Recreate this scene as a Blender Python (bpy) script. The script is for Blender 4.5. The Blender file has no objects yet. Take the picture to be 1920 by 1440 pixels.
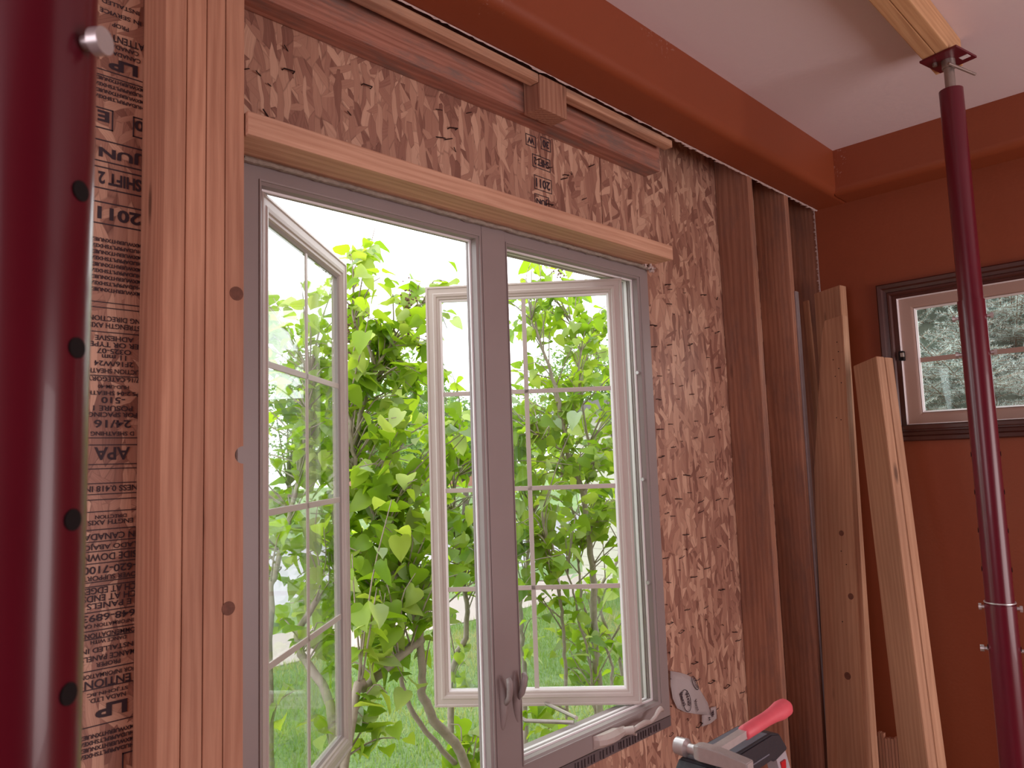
import bpy, bmesh, math, random
import numpy as np
from mathutils import Vector, Matrix, noise

random.seed(11); rng = np.random.default_rng(5)
C = bpy.context.scene.collection
EYE = 1.45                      # eye height above the floor; everything below is written relative to the eye
# ------------------------------------------------------------------ camera
RW = [[0.70312162, -0.71027733, -0.03355738],      # camera right
      [0.04739486, 0.09390075, -0.9944528],        # camera down
      [0.70948835, 0.69763082, 0.09968714]]        # camera forward
FPX = 1415.87
cam_d = bpy.data.cameras.new('camera'); cam = bpy.data.objects.new('camera', cam_d); C.objects.link(cam)
cam_d.sensor_width = 36; cam_d.lens = FPX / 1920 * 36; cam_d.clip_start = .02; cam_d.clip_end = 400
cam_d.dof.use_dof = True; cam_d.dof.focus_distance = 2.6; cam_d.dof.aperture_fstop = 11
m = Matrix.Identity(4)
for i in range(3):
    m[i][0] = RW[0][i]; m[i][1] = -RW[1][i]; m[i][2] = -RW[2][i]
cam.matrix_world = m
bpy.context.scene.camera = cam
# ------------------------------------------------------------------ sky, lamps, exposure
vs = bpy.context.scene.view_settings
vs.view_transform = 'Standard'; vs.look = 'None'; vs.gamma = 1; vs.use_curve_mapping = False; vs.exposure = 0.0
w = bpy.data.worlds.new('overcast_sky'); bpy.context.scene.world = w; w.use_nodes = True
w.node_tree.nodes['Background'].inputs[0].default_value = (.96, .98, 1.0, 1)
w.node_tree.nodes['Background'].inputs[1].default_value = 3.7

def area(name, loc, target, sx, sy, power, col):
    d = bpy.data.lights.new(name, 'AREA'); d.shape = 'RECTANGLE'; d.size = sx; d.size_y = sy; d.energy = power; d.color = col
    o = bpy.data.objects.new(name, d); C.objects.link(o); o.location = loc
    o.rotation_euler = (Vector(target) - Vector(loc)).to_track_quat('-Z', 'Y').to_euler()
    return o
# fill lamps added in the unseen room, behind the eye and at left
area('rear_fill', (1.8, -3.1, -.45), (1.3, 0, 0), 3.0, 1.9, 104, (1, .87, .87))
area('side_fill', (-2.4, .2, .2), (1.5, .4, 0), 1.6, 1.6, 32, (1, .82, .86))
sun_d = bpy.data.lights.new('sun', 'SUN'); sun_d.energy = 1.0; sun_d.angle = math.radians(30); sun_d.color = (1, .97, .9)
sun = bpy.data.objects.new('sun', sun_d); C.objects.link(sun); sun.rotation_euler = Vector((-.35, -.5, -1)).to_track_quat('-Z', 'Y').to_euler()

# ------------------------------------------------------------------ geometry helpers
def ray(px, py):
    a = ((px - 960), (py - 720), FPX)
    return Vector([sum(RW[k][i] * a[k] for k in range(3)) for i in range(3)])
def at(px, py, X=None, Y=None, Z=None):
    r = ray(px, py)
    if X is not None: return r * (X / r.x)
    if Y is not None: return r * (Y / r.y)
    return r * (Z / r.z)

def tag(o, label=None, cat=None, group=None, kind=None):
    if label: o['label'] = label
    if cat: o['category'] = cat
    if group: o['group'] = group
    if kind: o['kind'] = kind
    return o
def empty(name, loc=(0, 0, 0), rot=(0, 0, 0), parent=None):
    o = bpy.data.objects.new(name, None); C.objects.link(o); o.location = loc; o.rotation_euler = rot; o.parent = parent
    o.empty_display_size = .05
    return o
def link(name, me, mat=None, parent=None, smooth=False):
    if mat: me.materials.append(mat)
    if smooth:
        for p in me.polygons: p.use_smooth = True
    o = bpy.data.objects.new(name, me); C.objects.link(o); o.parent = parent
    return o
def from_bm(name, bm, mat=None, parent=None, smooth=False):
    bmesh.ops.recalc_face_normals(bm, faces=bm.faces)
    me = bpy.data.meshes.new(name); bm.to_mesh(me); bm.free()
    return link(name, me, mat, parent, smooth)
def add_box(bm, x0, x1, y0, y1, z0, z1, bev=0.0, mat=None):
    r = bmesh.ops.create_cube(bm, size=1)
    vs_ = r['verts']
    for v in vs_:
        v.co = Vector(((x0 + x1) / 2 + v.co.x * (x1 - x0), (y0 + y1) / 2 + v.co.y * (y1 - y0), (z0 + z1) / 2 + v.co.z * (z1 - z0)))
        if mat is not None: v.co = mat @ v.co
    if bev > 0:
        es = list({e for v in vs_ for e in v.link_edges})
        bmesh.ops.bevel(bm, geom=es, offset=bev, segments=2, affect='EDGES', profile=.6)
def boxo(name, b, mat, parent=None, bev=0.0, smooth=False):
    bm = bmesh.new(); add_box(bm, *b, bev=bev)
    return from_bm(name, bm, mat, parent, smooth)
def add_cyl(bm, p0, p1, r0, r1=None, seg=24, caps=True):
    p0, p1 = Vector(p0), Vector(p1); r1 = r0 if r1 is None else r1
    d = (p1 - p0); q = d.to_track_quat('Z', 'Y'); ring = []
    for p, r in ((p0, r0), (p1, r1)):
        ring.append([bm.verts.new(p + q @ Vector((r * math.cos(2 * math.pi * k / seg), r * math.sin(2 * math.pi * k / seg), 0))) for k in range(seg)])
    for k in range(seg):
        bm.faces.new((ring[0][k], ring[0][(k + 1) % seg], ring[1][(k + 1) % seg], ring[1][k]))
    if caps: bm.faces.new(ring[0][::-1]); bm.faces.new(ring[1])
def cylo(name, p0, p1, r, mat, parent=None, r1=None, seg=24):
    bm = bmesh.new(); add_cyl(bm, p0, p1, r, r1, seg)
    o = from_bm(name, bm, mat, parent, True)
    o.data.set_sharp_from_angle(angle=math.radians(40)); return o
def add_tube(bm, pts, rads, seg=8):
    pts = [Vector(p) for p in pts]; prev = None; n = len(pts); up = Vector((.3, .9, .2))
    for i, p in enumerate(pts):
        t = (pts[min(i + 1, n - 1)] - pts[max(i - 1, 0)]).normalized()
        a = t.cross(up).normalized(); b = t.cross(a)
        ring = [bm.verts.new(p + (a * math.cos(2 * math.pi * k / seg) + b * math.sin(2 * math.pi * k / seg)) * rads[i]) for k in range(seg)]
        if prev:
            for k in range(seg): bm.faces.new((prev[k], prev[(k + 1) % seg], ring[(k + 1) % seg], ring[k]))
        else: bm.faces.new(ring[::-1])
        prev = ring
    bm.faces.new(prev)
def prism(name, poly, axis, a0, a1, mat, parent=None, bev=0, smooth=False):
    """poly in the plane across axis ('x': (y,z), 'y': (x,z), 'z': (x,y)), extruded a0..a1"""
    bm = bmesh.new()
    def P(u, v, a): return {'x': (a, u, v), 'y': (u, a, v), 'z': (u, v, a)}[axis]
    A = [bm.verts.new(P(u, v, a0)) for u, v in poly]; B = [bm.verts.new(P(u, v, a1)) for u, v in poly]
    n = len(poly)
    for k in range(n): bm.faces.new((A[k], A[(k + 1) % n], B[(k + 1) % n], B[k]))
    f1 = bm.faces.new(A[::-1]); f2 = bm.faces.new(B)
    bm.normal_update(); bmesh.ops.triangulate(bm, faces=[f1, f2])
    if bev: bmesh.ops.bevel(bm, geom=[e for e in bm.edges if e.calc_face_angle(0) > .5], offset=bev, segments=2, affect='EDGES')
    return from_bm(name, bm, mat, parent, smooth)
def ring_frame(name, cx, cz, w_, h_, prof, mat, parent=None):
    """closed profile [(u outward from opening, v depth +Y)] mitred round an opening w_ x h_ in the XZ plane"""
    bm = bmesh.new(); rings = []
    for sx, sz in ((-1, -1), (1, -1), (1, 1), (-1, 1)):
        rings.append([bm.verts.new((cx + sx * (w_ / 2 + u), v, cz + sz * (h_ / 2 + u))) for u, v in prof])
    n = len(prof)
    for c in range(4):
        a, b = rings[c], rings[(c + 1) % 4]
        for k in range(n): bm.faces.new((a[k], a[(k + 1) % n], b[(k + 1) % n], b[k]))
    return from_bm(name, bm, mat, parent)

# ------------------------------------------------------------------ materials
def N(nt, t, **kw):
    n = nt.nodes.new(t)
    for k, v in kw.items():
        if k in ('inputs',):
            for a, b in v.items(): n.inputs[a].default_value = b
        else: setattr(n, k, v)
    return n
def newmat(name):
    mt = bpy.data.materials.new(name); mt.use_nodes = True
    nt = mt.node_tree; return mt, nt, nt.nodes['Principled BSDF']
def plain(name, col, rough=.5, metal=0, bump=0, bscale=60, var=0, vscale=6, spec=.5, coat=0):
    mt, nt, b = newmat(name)
    b.inputs['Base Color'].default_value = (*col, 1); b.inputs['Roughness'].default_value = rough; b.inputs['Metallic'].default_value = metal
    b.inputs['Specular IOR Level'].default_value = spec; b.inputs['Coat Weight'].default_value = coat
    tc = N(nt, 'ShaderNodeTexCoord')
    if var:
        no = N(nt, 'ShaderNodeTexNoise', inputs={'Scale': vscale, 'Detail': 5}); nt.links.new(tc.outputs['Object'], no.inputs['Vector'])
        mx = N(nt, 'ShaderNodeMix', data_type='RGBA'); nt.links.new(no.outputs[0], mx.inputs[0])
        mx.inputs[6].default_value = (*[max(0, c * (1 - var)) for c in col], 1); mx.inputs[7].default_value = (*[min(1, c * (1 + var)) for c in col], 1)
        nt.links.new(mx.outputs[2], b.inputs['Base Color'])
    if bump:
        no = N(nt, 'ShaderNodeTexNoise', inputs={'Scale': bscale, 'Detail': 4}); nt.links.new(tc.outputs['Object'], no.inputs['Vector'])
        bp = N(nt, 'ShaderNodeBump', inputs={'Strength': bump, 'Distance': .002}); nt.links.new(no.outputs[0], bp.inputs['Height']); nt.links.new(bp.outputs[0], b.inputs['Normal'])
    return mt
def ramp(nt, src, stops):
    r = N(nt, 'ShaderNodeValToRGB'); e = r.color_ramp.elements
    while len(e) < len(stops): e.new(.5)
    for i, (p, c) in enumerate(stops): e[i].position = p; e[i].color = (*c, 1)
    nt.links.new(src, r.inputs[0]); return r.outputs[0]
def lumber(name, light, dark, knot=(.09, .04, .025), dirt=0.0, dirtcol=(.1, .07, .07), axis='z', knots=True, rough=.62):
    """boards whose grain runs along the object's own axis"""
    mt, nt, b = newmat(name); L = nt.links
    tc = N(nt, 'ShaderNodeTexCoord'); oi = N(nt, 'ShaderNodeObjectInfo')
    off = N(nt, 'ShaderNodeVectorMath', operation='SCALE'); L.new(tc.outputs['Object'], off.inputs[0]); off.inputs['Scale'].default_value = 1
    rnd = N(nt, 'ShaderNodeVectorMath', operation='SCALE'); cb = N(nt, 'ShaderNodeCombineXYZ')
    for i in range(3): L.new(oi.outputs['Random'], cb.inputs[i])
    L.new(cb.outputs[0], rnd.inputs[0]); rnd.inputs['Scale'].default_value = 37
    ad = N(nt, 'ShaderNodeVectorMath', operation='ADD'); L.new(off.outputs[0], ad.inputs[0]); L.new(rnd.outputs[0], ad.inputs[1])
    sx = N(nt, 'ShaderNodeSeparateXYZ'); L.new(ad.outputs[0], sx.inputs[0])
    cc = N(nt, 'ShaderNodeCombineXYZ')
    order = {'z': (0, 1, 2), 'x': (1, 2, 0), 'y': (0, 2, 1)}[axis]
    for i, k in enumerate(order): L.new(sx.outputs[k], cc.inputs[i])
    vec = cc.outputs[0]
    def mapped(sc):
        mp = N(nt, 'ShaderNodeMapping'); mp.inputs['Scale'].default_value = sc; L.new(vec, mp.inputs[0]); return mp.outputs[0]
    # knots: sparse stretched cells that also push the grain aside
    kv = N(nt, 'ShaderNodeTexVoronoi', inputs={'Scale': 1.0, 'Randomness': .9}); L.new(mapped((9, 9, 2.1)), kv.inputs['Vector'])
    km = N(nt, 'ShaderNodeMapRange', inputs={1: .0, 2: .5, 3: 1, 4: 0}); L.new(kv.outputs['Distance'], km.inputs[0])
    n1 = N(nt, 'ShaderNodeTexNoise', inputs={'Scale': 1, 'Detail': 3}); L.new(mapped((9, 9, .9)), n1.inputs['Vector'])
    dist = N(nt, 'ShaderNodeMath', operation='MULTIPLY_ADD'); L.new(n1.outputs[0], dist.inputs[0]); dist.inputs[1].default_value = 9.0
    k2 = N(nt, 'ShaderNodeMath', operation='MULTIPLY'); L.new(km.outputs[0], k2.inputs[0]); k2.inputs[1].default_value = 1.6
    L.new(k2.outputs[0], dist.inputs[2])
    s2 = N(nt, 'ShaderNodeSeparateXYZ'); L.new(vec, s2.inputs[0])
    sm = N(nt, 'ShaderNodeMath', operation='ADD'); L.new(s2.outputs[0], sm.inputs[0]); L.new(s2.outputs[1], sm.inputs[1])
    rr = N(nt, 'ShaderNodeMath', operation='MULTIPLY_ADD'); L.new(sm.outputs[0], rr.inputs[0]); rr.inputs[1].default_value = 130; L.new(dist.outputs[0], rr.inputs[2])
    si = N(nt, 'ShaderNodeMath', operation='SINE'); m3 = N(nt, 'ShaderNodeMath', operation='MULTIPLY'); L.new(rr.outputs[0], m3.inputs[0]); m3.inputs[1].default_value = 2.4; L.new(m3.outputs[0], si.inputs[0])
    n2 = N(nt, 'ShaderNodeTexNoise', inputs={'Scale': 1, 'Detail': 6, 'Roughness': .65}); L.new(mapped((170, 170, 5)), n2.inputs['Vector'])
    g = N(nt, 'ShaderNodeMath', operation='MULTIPLY_ADD'); L.new(si.outputs[0], g.inputs[0]); g.inputs[1].default_value = .12; L.new(n2.outputs[0], g.inputs[2])
    mid = tuple(.5 * (a + c) for a, c in zip(light, dark))
    col = ramp(nt, g.outputs[0], [(.28, dark), (.5, mid), (.72, light)])
    big = N(nt, 'ShaderNodeTexNoise', inputs={'Scale': 1, 'Detail': 3}); L.new(mapped((5, 5, 1.3)), big.inputs['Vector'])
    bmul = ramp(nt, big.outputs[0], [(.3, (.78, .74, .72)), (.7, (1.12, 1.1, 1.06))])
    mx = N(nt, 'ShaderNodeMix', data_type='RGBA', blend_type='MULTIPLY'); mx.inputs[0].default_value = 1; L.new(col, mx.inputs[6]); L.new(bmul, mx.inputs[7]); cur = mx.outputs[2]
    if dirt:
        dn = N(nt, 'ShaderNodeTexNoise', inputs={'Scale': 1, 'Detail': 8, 'Roughness': .7}); L.new(mapped((16, 16, 4)), dn.inputs['Vector'])
        dm = N(nt, 'ShaderNodeMapRange', inputs={1: .48, 2: .62, 3: 0, 4: dirt}); L.new(dn.outputs[0], dm.inputs[0])
        m5 = N(nt, 'ShaderNodeMix', data_type='RGBA'); L.new(dm.outputs[0], m5.inputs[0]); L.new(cur, m5.inputs[6]); m5.inputs[7].default_value = (*dirtcol, 1); cur = m5.outputs[2]
    if knots:
        kk = N(nt, 'ShaderNodeMapRange', inputs={1: .04, 2: .10, 3: .8, 4: 0}); L.new(kv.outputs['Distance'], kk.inputs[0])
        m6 = N(nt, 'ShaderNodeMix', data_type='RGBA'); L.new(kk.outputs[0], m6.inputs[0]); L.new(cur, m6.inputs[6]); m6.inputs[7].default_value = (*knot, 1); cur = m6.outputs[2]
    L.new(cur, b.inputs['Base Color']); b.inputs['Roughness'].default_value = rough; b.inputs['Specular IOR Level'].default_value = .3
    bp = N(nt, 'ShaderNodeBump', inputs={'Strength': .25, 'Distance': .0015}); L.new(g.outputs[0], bp.inputs['Height']); L.new(bp.outputs[0], b.inputs['Normal'])
    return mt
def strand_board(name, tones, dark=(.055, .02, .015)):
    """pressed wood strands: layers of long cells at different angles, each cell with its own tone"""
    mt, nt, b = newmat(name); L = nt.links
    tc = N(nt, 'ShaderNodeTexCoord'); s = N(nt, 'ShaderNodeSeparateXYZ'); L.new(tc.outputs['Object'], s.inputs[0])
    c = N(nt, 'ShaderNodeCombineXYZ'); L.new(s.outputs[0], c.inputs[0]); L.new(s.outputs[2], c.inputs[1])
    dn = N(nt, 'ShaderNodeTexNoise', inputs={'Scale': 9, 'Detail': 2}); L.new(c.outputs[0], dn.inputs['Vector'])
    dv = N(nt, 'ShaderNodeVectorMath', operation='MULTIPLY_ADD'); L.new(dn.outputs['Color'], dv.inputs[0]); dv.inputs[1].default_value = (.03, .03, 0); L.new(c.outputs[0], dv.inputs[2])
    vec = dv.outputs[0]; cur = None; hgt = None
    for i, (ang, wd, ln, cover) in enumerate([(5, .045, .19, 0), (-24, .030, .13, .45), (20, .030, .12, .5), (-7, .024, .11, .5), (46, .020, .07, .74), (-58, .016, .06, .82), (3, .016, .085, .6)]):
        mp = N(nt, 'ShaderNodeMapping', vector_type='TEXTURE'); L.new(vec, mp.inputs[0]); mp.inputs['Location'].default_value = (i * 3.17, i * 1.71, 0)
        mp.inputs['Rotation'].default_value = (0, 0, math.radians(ang)); mp.inputs['Scale'].default_value = (wd, ln, 1)
        v = N(nt, 'ShaderNodeTexVoronoi', voronoi_dimensions='2D', inputs={'Scale': 1, 'Randomness': .95}); L.new(mp.outputs[0], v.inputs['Vector'])
        ve = N(nt, 'ShaderNodeTexVoronoi', voronoi_dimensions='2D', feature='DISTANCE_TO_EDGE', inputs={'Scale': 1, 'Randomness': .95}); L.new(mp.outputs[0], ve.inputs['Vector'])
        sc = N(nt, 'ShaderNodeSeparateColor'); L.new(v.outputs['Color'], sc.inputs[0])
        gn = N(nt, 'ShaderNodeTexNoise', noise_dimensions='2D', inputs={'Scale': 1, 'Detail': 3}); mg = N(nt, 'ShaderNodeMapping'); L.new(mp.outputs[0], mg.inputs[0]); mg.inputs['Scale'].default_value = (9, .7, 1); L.new(mg.outputs[0], gn.inputs['Vector'])
        ga = N(nt, 'ShaderNodeMath', operation='MULTIPLY_ADD'); L.new(gn.outputs[0], ga.inputs[0]); ga.inputs[1].default_value = .5
        sb = N(nt, 'ShaderNodeMath', operation='SUBTRACT'); L.new(sc.outputs[0], sb.inputs[0]); sb.inputs[1].default_value = .25; L.new(sb.outputs[0], ga.inputs[2])
        col = ramp(nt, ga.outputs[0], [(.0, tones[0]), (.3, tones[1]), (.65, tones[2]), (1, tones[3])])
        ed = N(nt, 'ShaderNodeMapRange', inputs={1: .0, 2: .05, 3: .38, 4: 0}); L.new(ve.outputs['Distance'], ed.inputs[0])
        em = N(nt, 'ShaderNodeMix', data_type='RGBA'); L.new(ed.outputs[0], em.inputs[0]); L.new(col, em.inputs[6]); em.inputs[7].default_value = (*dark, 1)
        if cur is None: cur = em.outputs[2]; hgt = sc.outputs[1]
        else:
            ms = N(nt, 'ShaderNodeMath', operation='GREATER_THAN'); L.new(sc.outputs[2], ms.inputs[0]); ms.inputs[1].default_value = cover
            mx = N(nt, 'ShaderNodeMix', data_type='RGBA'); L.new(ms.outputs[0], mx.inputs[0]); L.new(cur, mx.inputs[6]); L.new(em.outputs[2], mx.inputs[7]); cur = mx.outputs[2]
            mh = N(nt, 'ShaderNodeMix', data_type='FLOAT'); L.new(ms.outputs[0], mh.inputs[0]); L.new(hgt, mh.inputs[2]); L.new(sc.outputs[1], mh.inputs[3]); hgt = mh.outputs[0]
    L.new(cur, b.inputs['Base Color']); b.inputs['Roughness'].default_value = .5; b.inputs['Specular IOR Level'].default_value = .35
    bp = N(nt, 'ShaderNodeBump', inputs={'Strength': .3, 'Distance': .002}); L.new(hgt, bp.inputs['Height']); L.new(bp.outputs[0], b.inputs['Normal'])
    return mt
def glass(name, tint=(.9, .95, .93), refl=1.5):
    mt, nt, b = newmat(name); nt.nodes.remove(b); L = nt.links; out = nt.nodes['Material Output']
    t = N(nt, 'ShaderNodeBsdfTransparent'); t.inputs[0].default_value = (*tint, 1); g = N(nt, 'ShaderNodeBsdfGlossy'); g.inputs['Roughness'].default_value = .01
    ge = N(nt, 'ShaderNodeNewGeometry'); io = N(nt, 'ShaderNodeMath', operation='MULTIPLY_ADD'); L.new(ge.outputs['Backfacing'], io.inputs[0])
    io.inputs[1].default_value = 1 / refl - refl; io.inputs[2].default_value = refl
    fr = N(nt, 'ShaderNodeFresnel'); L.new(io.outputs[0], fr.inputs[0])
    mx = N(nt, 'ShaderNodeMixShader'); L.new(fr.outputs[0], mx.inputs[0]); L.new(t.outputs[0], mx.inputs[1]); L.new(g.outputs[0], mx.inputs[2]); L.new(mx.outputs[0], out.inputs[0])
    return mt
def leafy(name, cols, trans=.5, rough=.45, tr=(1.35, 1.3, .5)):
    """leaf tissue: colour differs from leaf to leaf through a per-leaf attribute"""
    mt, nt, b = newmat(name); L = nt.links; out = nt.nodes['Material Output']
    at_ = N(nt, 'ShaderNodeAttribute', attribute_name='tone')
    col = ramp(nt, at_.outputs['Fac'], [(i / (len(cols) - 1), c) for i, c in enumerate(cols)])
    L.new(col, b.inputs['Base Color']); b.inputs['Roughness'].default_value = rough
    t = N(nt, 'ShaderNodeBsdfTranslucent'); hs = N(nt, 'ShaderNodeMix', data_type='RGBA', blend_type='MULTIPLY'); hs.inputs[0].default_value = 1
    L.new(col, hs.inputs[6]); hs.inputs[7].default_value = (*tr, 1); L.new(hs.outputs[2], t.inputs[0])
    mx = N(nt, 'ShaderNodeMixShader'); mx.inputs[0].default_value = trans; L.new(b.outputs[0], mx.inputs[1]); L.new(t.outputs[0], mx.inputs[2]); L.new(mx.outputs[0], out.inputs[0])
    return mt

M = dict(
    fir=lumber('fir', (.60, .33, .22), (.46, .225, .145)),
    fir_old=lumber('fir_old', (.44, .23, .155), (.31, .145, .095), dirt=.4, dirtcol=(.17, .11, .10)),
    plate=lumber('plate_wood', (.52, .255, .19), (.33, .14, .10), dirt=.75, dirtcol=(.20, .155, .14), axis='x'),
    header=lumber('header_wood', (.72, .45, .32), (.56, .31, .21), axis='x', knots=False),
    furring=lumber('furring_wood', (.62, .38, .26), (.42, .22, .14), dirt=.35, dirtcol=(.25, .18, .15), axis='x'),
    pine=lumber('pine', (.60, .36, .23), (.48, .26, .155)),
    pale=lumber('pale_pine', (.74, .47, .26), (.58, .33, .17), axis='x'),
    osb=strand_board('strand_board', [(.24, .11, .08), (.38, .195, .14), (.48, .27, .19), (.66, .42, .30)]),
    paint=plain('terracotta_paint', (.27, .058, .018), .55, bump=.25, bscale=90, var=.08, vscale=3),
    white=plain('ceiling_paint', (.76, .65, .67), .8, bump=.35, bscale=45),
    gyp=plain('torn_gypsum', (.62, .50, .47), .9, bump=1, bscale=200, var=.25, vscale=60),
    floor=lumber('subfloor', (.45, .27, .17), (.30, .15, .09), axis='x'),
    vinyl=plain('taupe_frame', (.30, .25, .245), .42, var=.05, vscale=9),
    sash=plain('almond_sash', (.47, .39, .365), .4),
    strip=plain('weatherstrip', (.82, .78, .80), .35),
    track=plain('dark_track', (.13, .10, .105), .5),  # even dark tone for the nailing flange and the distant house pane
    trim=plain('walnut_trim', (.075, .022, .016), .3, var=.25, vscale=14),
    tan=plain('tan_frame', (.42, .29, .24), .4),
    red=plain('red_enamel', (.115, .0045, .016), .28, var=.12, vscale=8, coat=.15),
    steel=plain('bright_steel', (.62, .61, .62), .33, .55, var=.12, vscale=80),
    dull=plain('dull_steel', (.38, .33, .30), .45, .8, var=.2, vscale=30),
    hole=plain('hole_dark', (.004, .002, .003), .9),
    ink=plain('stamp_ink', (.035, .02, .03), .7),
    nail=plain('dark_staple', (.05, .03, .03), .5, .5),
    foam=plain('old_caulk', (.34, .29, .25), .95, bump=1, bscale=120, var=.4, vscale=70),
    wrap=plain('house_wrap', (.80, .74, .74), .6, bump=.4, bscale=30),
    galv=plain('grey_strap', (.33, .29, .30), .45, .4, var=.2, vscale=20),
    blk=plain('black_plastic', (.030, .032, .042), .45, bump=.3, bscale=150),
    blktop=plain('grey_plastic', (.16, .17, .21), .55, var=.35, vscale=25),  # lighter grey than the cap body, for its tray and groove
    alu=plain('ladder_rail', (.52, .52, .58), .35, .3),
    pinkred=plain('red_grip', (.78, .12, .16), .5, var=.1, vscale=40),
    redlabel=plain('red_label', (.55, .01, .02), .4),
    whitelabel=plain('white_label', (.8, .78, .78), .5),
    glass=glass('clear_glass'), glass2=glass('casement_glass', (.93, .96, .95), 1.6),
    bark=plain('lilac_bark', (.33, .265, .225), .8, bump=.8, bscale=70, var=.35, vscale=40),
    bark2=plain('tree_bark', (.16, .12, .10), .9, bump=1, bscale=12, var=.3, vscale=6),
    leaf=leafy('lilac_leaf', [(.15, .27, .03), (.22, .37, .03), (.31, .46, .04), (.38, .48, .10), (.46, .56, .46)], .58),
    seed=plain('seed_head', (.16, .085, .06), .9),
    tleaf=leafy('tree_leaf', [(.08, .16, .05), (.13, .24, .07), (.22, .34, .11)], .45),
    tleaf2=leafy('bright_tree_leaf', [(.14, .28, .03), (.22, .38, .05), (.32, .48, .09)], .5),
    needle=leafy('spruce_needle', [(.40, .48, .43), (.66, .76, .74), (.90, .96, .98)], .3, .5, tr=(1, 1, 1)),
    twig=plain('spruce_twig', (.30, .20, .15), .9),
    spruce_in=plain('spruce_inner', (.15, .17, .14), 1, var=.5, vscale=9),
    conc=plain('sidewalk_concrete', (.33, .27, .25), .9, var=.1, vscale=1.5),
    road=plain('road_surface', (.30, .28, .31), .9, var=.1, vscale=.6),
    siding=plain('lap_siding', (.56, .53, .45), .6),
    shingle=plain('shingles', (.17, .15, .15), .9, var=.3, vscale=4),
    brick=plain('distant_brick', (.34, .16, .13), .9, var=.3, vscale=3),
)
M['knot'] = plain('knot_wood', (.17, .065, .04), .7, var=.5, vscale=90)
def lawn_mat():
    mt, nt, b = newmat('lawn_grass'); L = nt.links; tc = N(nt, 'ShaderNodeTexCoord')
    a = N(nt, 'ShaderNodeTexNoise', inputs={'Scale': .9, 'Detail': 6, 'Roughness': .7}); L.new(tc.outputs['Object'], a.inputs['Vector'])
    f = N(nt, 'ShaderNodeTexNoise', inputs={'Scale': 30, 'Detail': 6, 'Roughness': .8}); L.new(tc.outputs['Object'], f.inputs['Vector'])
    c1 = ramp(nt, a.outputs[0], [(.42, (.13, .22, .07)), (.56, (.18, .26, .09)), (.72, (.28, .27, .13))])
    c2 = ramp(nt, f.outputs[0], [(.3, (.45, .5, .45)), (.7, (1.5, 1.5, 1.4))])
    mx = N(nt, 'ShaderNodeMix', data_type='RGBA', blend_type='MULTIPLY'); mx.inputs[0].default_value = 1; L.new(c1, mx.inputs[6]); L.new(c2, mx.inputs[7]); L.new(mx.outputs[2], b.inputs['Base Color'])
    b.inputs['Roughness'].default_value = .9
    bp = N(nt, 'ShaderNodeBump', inputs={'Strength': 1, 'Distance': .03}); L.new(f.outputs[0], bp.inputs['Height']); L.new(bp.outputs[0], b.inputs['Normal'])
    return mt
M['lawn'] = lawn_mat()

def scuffed():
    mt = M['paint'].copy(); mt.name = 'scuffed_terracotta'; nt = mt.node_tree; b = nt.nodes['Principled BSDF']; L = nt.links
    src = b.inputs['Base Color'].links[0].from_socket; tc = N(nt, 'ShaderNodeTexCoord')
    a = N(nt, 'ShaderNodeTexNoise', inputs={'Scale': 2.2, 'Detail': 1}); L.new(tc.outputs['Object'], a.inputs['Vector'])
    f = N(nt, 'ShaderNodeTexNoise', inputs={'Scale': 70, 'Detail': 6, 'Roughness': .75}); L.new(tc.outputs['Object'], f.inputs['Vector'])
    r1 = N(nt, 'ShaderNodeMapRange', inputs={1: .62, 2: .70, 3: 0, 4: .12}); L.new(a.outputs[0], r1.inputs[0])
    ad = N(nt, 'ShaderNodeMath', operation='ADD'); L.new(f.outputs[0], ad.inputs[0]); L.new(r1.outputs[0], ad.inputs[1])
    r2 = N(nt, 'ShaderNodeMapRange', inputs={1: .70, 2: .76, 3: 0, 4: .6}); L.new(ad.outputs[0], r2.inputs[0])
    mx = N(nt, 'ShaderNodeMix', data_type='RGBA'); L.new(r2.outputs[0], mx.inputs[0]); L.new(src, mx.inputs[6]); mx.inputs[7].default_value = (.6, .45, .4, 1); L.new(mx.outputs[2], b.inputs['Base Color'])
    return mt
M['scuffed'] = scuffed()
FLOOR, CEIL, OSB, FRONT = -1.45, 1.273, 1.475, 1.345
RX = 3.37                                   # painted face of the right wall
# ================================================================== ROOM SHELL
tag(boxo('floor', (-2.6, 3.6, -3.4, 1.6, FLOOR - .12, FLOOR), M['floor']), kind='structure')
tag(boxo('ceiling', (-2.6, 3.6, -3.4, 1.62, CEIL, CEIL + .12), M['white']), kind='structure')
# right wall with the opening of its small window (glass opening Y .30 .. .966)
WY0, WY1, WZ0, WZ1 = .235, 1.05, .075, .63
bm = bmesh.new()
add_box(bm, RX, RX + .15, -3.4, WY0, FLOOR, CEIL); add_box(bm, RX, RX + .15, WY1, 1.345, FLOOR, CEIL)
add_box(bm, RX, RX + .15, WY0, WY1, FLOOR, WZ0); add_box(bm, RX, RX + .15, WY0, WY1, WZ1, CEIL)
tag(from_bm('wall_right', bm, M['paint']), kind='structure')
tag(boxo('wall_left', (-2.65, -2.5, -3.4, 1.5, FLOOR, CEIL), M['paint']), kind='structure')
bm = bmesh.new()
add_box(bm, -2.5, 3.37, -3.4, -3.25, FLOOR, CEIL)
tag(from_bm('wall_back', bm, M['paint']), kind='structure')
tag(boxo('wall_light_block', (-2.5, .70, -1.12, -1.0, FLOOR, CEIL), M['paint']), kind='structure')  # unseen wall, added to keep the rear fill off the near post
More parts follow.
